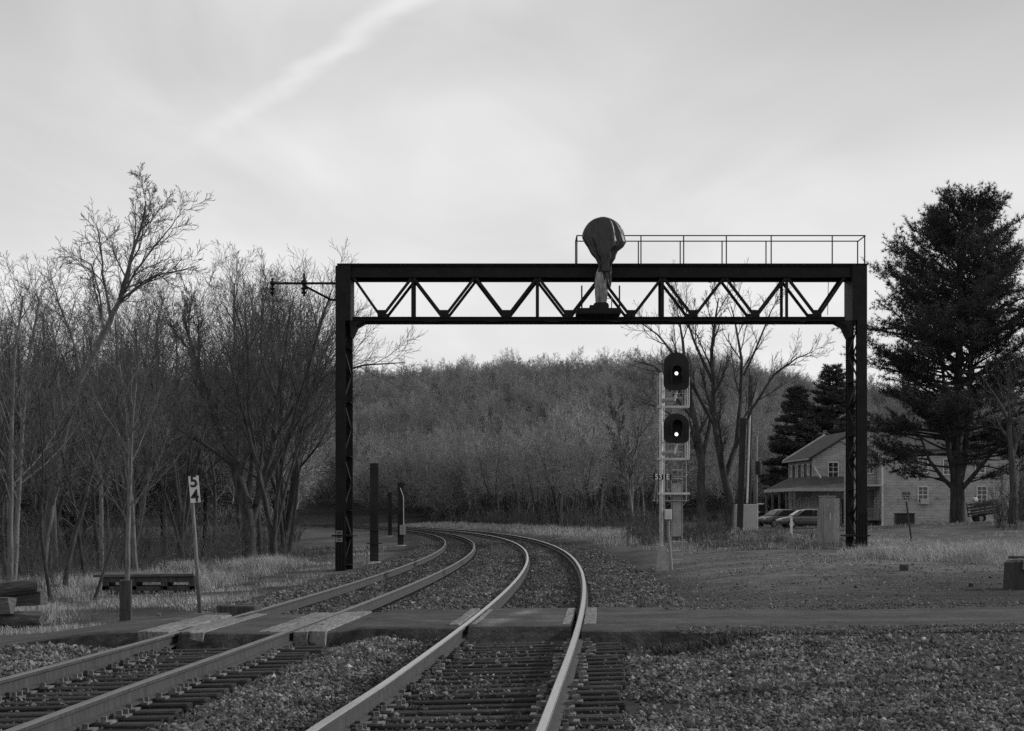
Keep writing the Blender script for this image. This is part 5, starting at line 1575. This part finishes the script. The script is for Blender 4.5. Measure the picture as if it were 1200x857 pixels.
# thicker wood behind the left-hand trees and right of the signal
n = 520
Y2_ = gw.uniform(125, 285, n); X2_ = (gw.uniform(-80, 490, n) - CX) / F * Y2_
ok = lat(X2_, Y2_) < -15.5
X2_, Y2_ = X2_[ok], Y2_[ok]; Z2_ = gz(X2_, Y2_) - .2
n = 260
Y3_ = gw.uniform(200, 330, n); X3_ = (gw.uniform(735, 1250, n) - CX) / F * Y3_
ok = (X3_ < atx(860, Y3_)) | (Y3_ > 235)
X3_, Y3_ = X3_[ok], Y3_[ok]; Z3_ = gz(X3_, Y3_) - .2
def woodland(name, label, X, Y, Z, srcs, smin, smax, seed):
    me = bpy.data.meshes.new(name)
    me.from_pydata([tuple(map(float, p)) for p in zip(X, Y, Z)], [], [])
    o = mesh_obj(name, me); tag(o, label, 'woodland', None, 'stuff')
    ng = bpy.data.node_groups.new(name, 'GeometryNodeTree')
    ng.interface.new_socket('Geometry', in_out='INPUT', socket_type='NodeSocketGeometry')
    ng.interface.new_socket('Geometry', in_out='OUTPUT', socket_type='NodeSocketGeometry')
    gi, go = ng.nodes.new('NodeGroupInput'), ng.nodes.new('NodeGroupOutput')
    jn = ng.nodes.new('GeometryNodeJoinGeometry')
    for s in srcs:
        oi = ng.nodes.new('GeometryNodeObjectInfo'); oi.inputs['Object'].default_value = s; oi.inputs['As Instance'].default_value = True
        ng.links.new(oi.outputs['Geometry'], jn.inputs[0])
    ip = ng.nodes.new('GeometryNodeInstanceOnPoints'); ip.inputs['Pick Instance'].default_value = True
    ri = ng.nodes.new('FunctionNodeRandomValue'); ri.data_type = 'INT'; ri.inputs['Min'].default_value = 0; ri.inputs['Max'].default_value = len(srcs) - 1
    for k in ri.inputs:
        pass
    def rv(vmin, vmax, seed_):
        r_ = ng.nodes.new('FunctionNodeRandomValue'); r_.data_type = 'FLOAT_VECTOR'
        r_.inputs[0].default_value, r_.inputs[1].default_value = vmin, vmax
        r_.inputs['Seed'].default_value = seed_
        return r_.outputs[0]
    ri2 = [q for q in ri.outputs if q.type == 'INT'][0]
    imin = [q for q in ri.inputs if q.type == 'INT' and q.name == 'Min'][0]; imax = [q for q in ri.inputs if q.type == 'INT' and q.name == 'Max'][0]
    imin.default_value, imax.default_value = 0, len(srcs) - 1
    ng.links.new(ri2, ip.inputs['Instance Index'])
    ng.links.new(rv((-.05, -.05, 0), (.05, .05, 6.28), seed), ip.inputs['Rotation'])
    ng.links.new(rv((smin,) * 3, (smax,) * 3, seed + 1), ip.inputs['Scale'])
    ng.links.new(gi.outputs[0], ip.inputs['Points']); ng.links.new(jn.outputs[0], ip.inputs['Instance'])
    ng.links.new(ip.outputs[0], go.inputs[0])
    md = o.modifiers.new('trees', 'NODES'); md.node_group = ng
    return o
crowns = [c for p in far_protos for c in p.children if c.name.startswith('crown')]
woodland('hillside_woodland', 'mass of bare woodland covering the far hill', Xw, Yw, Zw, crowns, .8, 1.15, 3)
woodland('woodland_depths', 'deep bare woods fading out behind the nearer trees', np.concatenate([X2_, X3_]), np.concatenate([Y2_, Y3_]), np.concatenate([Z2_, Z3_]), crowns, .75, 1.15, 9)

# ------------------------------------------------------------------ evergreens
def needles(pts, dirs, n_per, length, width, seed, flat=.5):
    g2 = np.random.default_rng(seed)
    m = len(pts)
    P = np.repeat(pts, n_per, 0); Dd = np.repeat(dirs, n_per, 0)
    v = g2.normal(0, 1, (m * n_per, 3)); v[:, 2] *= flat; v += Dd * 1.1
    v /= np.linalg.norm(v, axis=1)[:, None]
    L = length * g2.uniform(.6, 1.25, m * n_per)
    w = np.cross(v, g2.normal(0, 1, v.shape)); w /= np.maximum(np.linalg.norm(w, axis=1), 1e-6)[:, None]
    a = P + w * width / 2; b = P - w * width / 2; c = P + v * L[:, None]
    V = np.stack([a, b, c], 1).reshape(-1, 3)
    return V, np.arange(len(V)).reshape(-1, 3)
def evergreen(name, label, loc, trunk_lines, boughs, seed, needle_mat, n_per, length, width, tuft_step, group=None, pad=.45, flat=.5, f0=.30, zs=(-.1, .45)):
    g2 = random.Random(seed)
    root = thing(name, label, 'tree', loc, 0, group)
    segs = []
    for pts, r0, r1 in trunk_lines:
        n = len(pts) - 1
        for i in range(n):
            a, b = pts[i], pts[i + 1]
            segs.append((*a, *(Vector(a) + (Vector(b) - Vector(a)) * 1.03), r0 + (r1 - r0) * i / n, r0 + (r1 - r0) * (i + 1) / n))
    mesh_obj('trunk', tube_mesh('trunk', segs, 9, M['bark2'], True), root)
    bs, tp_, td_ = [], [], []
    for (p, d, L, r) in boughs:
        pts = [Vector(p)]; dd = Vector(d).normalized()
        ns_ = 7
        for i in range(ns_):
            dd = (dd + Vector((g2.gauss(0, .09), g2.gauss(0, .09), g2.gauss(.02, .06)))).normalized()
            pts.append(pts[-1] + dd * L / ns_)
        for i in range(ns_):
            bs.append((*pts[i], *pts[i + 1], max(.012, r * (1 - i / ns_)), max(.01, r * (1 - (i + 1) / ns_))))
        # side twigs carrying tufts, in a loose horizontal pad
        nt = max(3, int(L * (1 - f0) / .24))
        for k in range(nt):
            f = f0 + (1 - f0) * (k + g2.random()) / nt
            x = min(f * ns_, ns_ - .001); i = int(x)
            q = pts[i].lerp(pts[i + 1], x - i)
            bd = (pts[i + 1] - pts[i]).normalized()
            for s in (-1, 1):
                sd_ = Vector((-bd.y, bd.x, 0)); sd_ = sd_.normalized() if sd_.length > .01 else Vector((1, 0, 0))
                tdv = (bd * g2.uniform(.4, 1.0) + sd_ * s * g2.uniform(.4, 1.1) + Vector((0, 0, g2.uniform(*zs)))).normalized()
                tl2 = (pad + .35 * pad * L / 4) * g2.uniform(.5, 1.3) * (1.25 - .6 * f)
                e = q + tdv * tl2
                bs.append((*q, *e, .012, .006))
                m_ = max(2, int(tl2 / tuft_step))
                for j in range(m_):
                    w = q.lerp(e, (j + .6) / m_)
                    tp_.append(tuple(w + Vector((g2.gauss(0, .05), g2.gauss(0, .05), g2.gauss(0, .05))))); td_.append(tuple(tdv * .7 + Vector((0, 0, .35))))
        e = pts[-1]; tp_.append(tuple(e)); td_.append(tuple(dd))
    mesh_obj('branches', tube_mesh('branches', bs, 4, M['bark2']), root)
    V, Fq = needles(np.array(tp_), np.array(td_), n_per, length, width, seed, flat)
    mesh_obj('crown', np_mesh('crown', V, Fq, np.full(len(Fq), 3), needle_mat), root)
    return root
# the big pine
ND_ = 115.0
Xp, zp = at_ground(1122, ND_)
pz = lambda py: CH + (HY - py) / F * ND_ - zp
pxx = lambda px: atx(px, ND_) - Xp
rp = random.Random(5)
T1 = [[(0, 0, -.4), (0.02, 0, 1.2), (0, .1, 2.2), (-.05, .1, 4.2), (.1, 0, 6.2), (.05, .1, 8.4), (.15, 0, 11), (.2, 0, 14), (.25, 0, 17), (.35, 0, 19)]]
stems = [(T1[0], .50, .05)]
stems.append(([(0, 0, 1.9), (.55, .3, 4), (.8, .5, 6.5), (.9, .4, 9), (1.1, .3, 12.5), (1.3, .2, 15.5)], .26, .04))
stems.append(([(0, 0, 2.0), (-.6, -.4, 4.2), (-.85, -.6, 6.6), (-1.0, -.5, 9.6), (-1.3, -.4, 13)], .22, .04))
stems.append(([(0, 0, 1.7), (.9, -.3, 2.8), (2.0, -.5, 4.2), (3.0, -.6, 5.4)], .17, .05))
stems.append(([(0, 0, 1.8), (-.9, -.2, 2.6), (-1.8, -.5, 3.7), (-2.4, -.7, 5.2)], .16, .05))
bo = []
prof_z = [2, 3, 5, 8, 11, 13.5, 15, 16.5, 17.9, 19.0, 20.0, 20.8]
prof_r = [3.8, 5.0, 6.3, 6.6, 6.6, 6.2, 5.6, 4.8, 3.9, 2.9, 1.8, .7]
def on_line(pts, z):
    for a, b in zip(pts, pts[1:]):
        if a[2] <= z <= b[2]:
            return Vector(a).lerp(Vector(b), (z - a[2]) / max(b[2] - a[2], 1e-6))
    return Vector(pts[-1])
for k in range(310):
    z = 3.4 + 15.3 * ((k + rp.random()) / 310)
    st = stems[0] if z > 15.5 else rp.choice(stems[:3] if z < 12.5 else stems[:2])
    p = on_line(st[0], z)
    az = k * 2.39996 + rp.uniform(-.5, .5)
    lift = np.interp(z, [3, 8, 12, 16], [.02, .25, .45, .75]) + rp.uniform(-.25, .40)
    reach = rp.uniform(.55, 1.05)
    rad = 4.0
    for _ in range(6):
        rad = .5 * rad + .5 * float(np.interp(z + lift * rad, prof_z, prof_r)) * reach
    rad *= 1 + .16 * math.sin(3 * az + z * .9) + .10 * math.sin(7 * az - z * 1.7)
    hd = Vector((math.cos(az), math.sin(az), lift))
    tip_xy = Vector((math.cos(az) * rad, math.sin(az) * rad, 0))
    L = max(.7, (tip_xy - Vector((p.x, p.y, 0)) * .6).length * 1.03)
    if z < 7 and rp.random() < .30: continue
    bo.append((p, hd, L, .03 + .012 * L))
for st in stems[3:]:
    for q in range(7):
        p = on_line(st[0], 2.6 + q * .38)
        bo.append((p, Vector((rp.uniform(-1, 1) + (1.2 if st[0][-1][0] > 0 else -1.2), rp.uniform(-1, 1), rp.uniform(0, .35))), rp.uniform(1.6, 3.0), .05))
for (px, py, L, dx) in ((1040, 470, 3.4, -1), (1030, 500, 3.0, -1), (1020, 540, 3.2, -1), (1060, 560, 2.6, -1), (1170, 560, 3.0, 1), (1190, 520, 3.5, 1), (1040, 380, 2.5, -1), (1035, 430, 3.0, -1), (1180, 450, 3, 1), (1175, 400, 3, 1)):
    z = pz(py) - .4
    p = on_line(stems[2 if dx < 0 else 1][0], z)
    far_ = Vector((pxx(px), rp.uniform(-1.5, 1.5), pz(py)))
    bo.append((p, (far_ - p), (far_ - p).length + .6, .07))
evergreen('pine_tree', 'towering dark pine with many stems in front of the clapboard house', (Xp, ND_, zp), stems, bo, 51, M['needle'], 9, .26, .036, .165, pad=.95, flat=1.0, f0=.42, zs=(-.35, .75))
# evergreens left of the right bridge column
def conifer(name, label, px, D, ytop, rbase, seed, droop, z0=None, n_b=190, m='needle2'):
    X = atx(px, D); z = gz1(X, D) if z0 is None else z0
    H = CH + (HY - ytop) / F * D - z
    r_ = random.Random(seed)
    st = [([(0, 0, -.3), (.03, 0, H * .4), (0, .05, H * .8), (0, 0, H)], .2, .03)]
    bo = []
    for k in range(n_b):
        f = .10 + .88 * (k + r_.random()) / n_b
        az = k * 2.39996 + r_.uniform(-.4, .4)
        L = rbase * (1 - f) ** .8 * r_.uniform(.75, 1.15) + .3
        bo.append((Vector((0, 0, H * f)), Vector((math.cos(az), math.sin(az), droop + r_.uniform(-.1, .1))), L, .05))
    return evergreen(name, label, (X, D, z), st, bo, seed, M[m], 12, .34, .07, .20, pad=.7, flat=.6)
conifer('spruce_tree', 'dark conical spruce just left of the farmhouse roof', 934, 185, 452, 4.3, 61, -.10, m='needle')
conifer('spruce_tree', 'broad dark evergreen behind the farmhouse, partly hidden by the right bridge column', 976, 190, 428, 5.8, 62, .12, m='needle')

# ------------------------------------------------------------------ grass, weeds and undergrowth
def blades(name, label, X, Y, h, m, seed, width=.007, lean=.75, cat='grass'):
    g2 = np.random.default_rng(seed)
    n = len(X); Z = gz(X, Y) - .02
    h = h * np.clip(1 + 1.7 * vnoise(X, Y, .55, seed + 200) + .9 * vnoise(X, Y, 1.9, seed + 201), .18, 1.7)
    az = g2.uniform(0, 2 * np.pi, n); ln_ = np.abs(g2.normal(0, lean, n)) * h
    dx, dy = np.cos(az), np.sin(az)
    wx_, wy_ = -dy * width / 2, dx * width / 2
    wsc = np.maximum(1.0, Y / 45.0)
    wx_, wy_ = wx_ * wsc, wy_ * wsc
    b0 = np.stack([X + wx_, Y + wy_, Z], 1); b1 = np.stack([X - wx_, Y - wy_, Z], 1)
    mx_2 = np.stack([X + dx * ln_ * .35, Y + dy * ln_ * .35, Z + h * .62], 1)
    m0 = mx_2 + np.stack([wx_, wy_, 0 * X], 1) * .8; m1 = mx_2 - np.stack([wx_, wy_, 0 * X], 1) * .8
    tpp = np.stack([X + dx * ln_, Y + dy * ln_, Z + h * (1 - .25 * np.minimum(ln_ / np.maximum(h, .01), 1))], 1)
    V = np.stack([b0, b1, m0, m1, tpp], 1).reshape(-1, 3)
    o = 5 * np.arange(n)[:, None]
    tri = np.concatenate([o + np.array([[0, 1, 3]]), o + np.array([[0, 3, 2]]), o + np.array([[2, 3, 4]])], 1).reshape(-1, 3)
    me = np_mesh(name, V, tri, np.full(len(tri), 3), m)
    return tag(mesh_obj(name, me), label, cat, None, 'stuff')
gg = np.random.default_rng(8)
def clumped(n, fx, fy, sc_, thr, seed):
    X, Y = fx(n), None
    return X
def tufts(cx, cy, per, spread):
    X = np.repeat(cx, per) + gg.normal(0, spread, len(cx) * per)
    Y = np.repeat(cy, per) + gg.normal(0, spread, len(cx) * per)
    return X, Y
# left: tall dry grass along the wood edge
Y = gg.uniform(33.0, 78, 3400); u = -gg.uniform(8.3, 13.5, len(Y)) - .02 * Y
X = track_x(Y) + u
k = (vnoise(X, Y, .35, 40) + .5 * vnoise(X, Y, .9, 41) > -.02) & ~((Y < 34.6) & (X > atx(170, Y)))
X, Y = tufts(X[k], Y[k], 26, .2)
k = (Y > 32.2) & ~((X < atx(62, Y)) & (Y < 35.2)); X, Y = X[k], Y[k]
blades('dry_grass', 'pale dry grass along the edge of the left wood', X, Y, gg.uniform(.06, .45, len(X)) * np.where((Y < 52) & (X > atx(95, Y)) & (X < atx(250, Y)), .55, 1), M['drygrass'], 41, .007, 1.05)
Y = gg.uniform(32.5, 120, 2600); u = -gg.uniform(7.6, 20, len(Y)) - .02 * Y
X = track_x(Y) + u
X, Y = tufts(X, Y, 7, .2)
k = (Y > 32.4) & ~((X < atx(62, Y)) & (Y < 35.2)); X, Y = X[k], Y[k]
blades('weeds', 'brown weeds and leaf stalks on the woodland floor', X, Y, gg.uniform(.06, .35, len(X)), M['weeds'], 42, .009, .7, 'weeds')
# right: rank grass round the right column and in front of the lawn
Y = gg.uniform(44, 74, 2600); X = gg.uniform(atx(1000, 60), atx(1260, 60), len(Y)) * Y / 60
k = vnoise(X, Y, .25, 43) + .5 * vnoise(X, Y, .7, 45) > -.06 + .2 * sstep(Y, 60, 74)
k &= Y > 50 + 16 * vnoise(X, Y * 0 + 3, .22, 81) + 6 * vnoise(X, Y, .9, 82) - 5 * sstep(X, atx(1100, 55), atx(1180, 55))
X, Y = tufts(X[k], Y[k], 30, .22)
blades('dry_grass', 'rank dry grass around the right bridge column', X, Y, gg.uniform(.04, .42, len(X)) ** 1.15, M['drygrass'], 44, .007, 1.15)
Y = gg.uniform(66, 92, 520); X = gg.uniform(atx(820, 70), atx(1010, 70), len(Y)) * Y / 70
X, Y = tufts(X, Y, 14, .22)
blades('weeds', 'brown weeds in front of the parked cars and cabinets', X, Y, gg.uniform(.04, .24, len(X)), M['weeds'], 45, .009, .8, 'weeds')
# low turf over the yard beyond the signal and on the outside of the curve
Y = 1 / (1 / 47. + gg.random(3200) * (1 / 190. - 1 / 47.)); X = (gg.uniform(675, 1230, len(Y)) - CX) / F * Y
k = (lat(X, Y) > 4.2) & (vnoise(X, Y, .22, 46) + .5 * vnoise(X, Y, .6, 47) > .14 - .16 * sstep(Y, 55, 70))
X, Y = tufts(X[k], Y[k], 8, .3)
k = lat(X, Y) > 3.6; X, Y = X[k], Y[k]
blades('short_grass', 'short dry turf over the yard beyond the signal', X, Y, gg.uniform(.04, .17, len(X)), M['drygrass'], 47, .014, .7)
Y = gg.uniform(90, 280, 3200); u = gg.uniform(3.6, 10, len(Y)); X = track_x(Y) + u
X, Y = tufts(X, Y, 7, .3)
blades('dry_grass', 'strip of dry grass along the outside of the curve', X, Y, gg.uniform(.08, .4, len(X)), M['drygrass'], 48)
# thickets of bare undergrowth: thin crossing stems
def thicket(name, label, X, Y, hmin, hmax, seed, rad=.008, per=5, m='twig'):
    r2 = np.random.default_rng(seed)
    segs = []
    Z = gz(X, Y)
    for x, y, z in zip(X, Y, Z):
        h = r2.uniform(hmin, hmax)
        for k in range(per):
            a, s = r2.uniform(0, 6.28), r2.uniform(.05, .55)
            p = np.array([x + r2.normal(0, .12), y + r2.normal(0, .12), z - .05]); d = np.array([math.cos(a) * s, math.sin(a) * s, 1.0])
            hh = h * r2.uniform(.5, 1.1); r0 = rad * max(1, y / 60) * r2.uniform(.8, 1.5)
            for q in range(4):
                d2 = d + r2.normal(0, .16, 3); d2 /= np.linalg.norm(d2)
                e = p + d2 * hh / 4
                segs.append((*p, *e, r0 * (1 - .2 * q), r0 * (.8 - .2 * q)))
                if q:
                    for w in range(2):
                        s3 = d2 + r2.normal(0, .5, 3); s3 /= np.linalg.norm(s3)
                        segs.append((*p, *(p + s3 * hh * r2.uniform(.12, .3)), r0 * .6, r0 * .35))
                p, d = e, d2
    o = mesh_obj(name, tube_mesh(name, segs, 3, M[m]))
    return tag(o, label, 'undergrowth', None, 'stuff')
Y = gg.uniform(46, 190, 560); X = (gg.uniform(-60, 480, len(Y)) - CX) / F * Y
k = lat(X, Y) < -12.0 - 3.5 * sstep(Y, 85, 140); thicket('undergrowth', 'tangled bare undergrowth between the left trees', X[k], Y[k], 1.0, 3.4, 71)
Y = gg.uniform(110, 270, 480); u = gg.uniform(7, 26, len(Y)); X = track_x(Y) + u
k = X < atx(780, Y); thicket('undergrowth', 'bare brush between the curve and the hill', X[k], Y[k], .8, 3.2, 72)
Y = gg.uniform(84, 116, 190); X = (gg.uniform(735, 852, len(Y)) - CX) / F * Y
thicket('undergrowth', 'bare brush at the foot of the trees behind the signal', X, Y, .3, 1.7, 73)
Y = gg.uniform(75, 90, 16); X = (gg.uniform(895, 960, len(Y)) - CX) / F * Y
thicket('undergrowth', 'straggling briars in front of the parked cars', X, Y, .3, .8, 74)
Y = gg.uniform(100, 112, 40); X = (gg.uniform(1165, 1230, len(Y)) - CX) / F * Y
thicket('undergrowth', 'hanging vines and brush at the right edge', X, Y, 1.5, 4.5, 75)

# thin turf on the dirt verge left of the tracks
Y = 1 / (1 / 31.5 + gg.random(3600) * (1 / 120. - 1 / 31.5)); u = -gg.uniform(6.4, 9.5, len(Y)); X = track_x(Y) + u - .015 * Y
k = vnoise(X, Y, .4, 49) > -.05
X, Y = tufts(X[k], Y[k], 8, .2)
k = (Y > 31.3) & (lat(X, Y) < -6.1); X, Y = X[k], Y[k]
blades('short_grass', 'thin dry turf on the verge left of the tracks', X, Y, gg.uniform(.03, .13, len(X)), M['drygrass'], 50, .008, .8)


# flattened dark weeds on the ballast shoulder by the road
Y = gg.normal(22.7, .28, 900); X = atx(835, 22.7) + gg.normal(0, .42, 900)
k = vnoise(X, Y, 2.2, 66) > -.08
blades('weeds', 'dark flattened weeds on the gravel shoulder right of the track', X[k], Y[k], gg.uniform(.02, .13, k.sum()), M['leafdark'], 67, .018, 1.0, 'weeds')
Y = gg.normal(20.2, .5, 500); X = atx(1050, 20.2) + gg.normal(0, .7, 500)
k = vnoise(X, Y, 2.2, 68) > .05
blades('weeds', 'scraps of dead weeds on the dirt at right', X[k], Y[k], gg.uniform(.01, .06, k.sum()), M['leafdark'], 69, .014, 1.0, 'weeds')
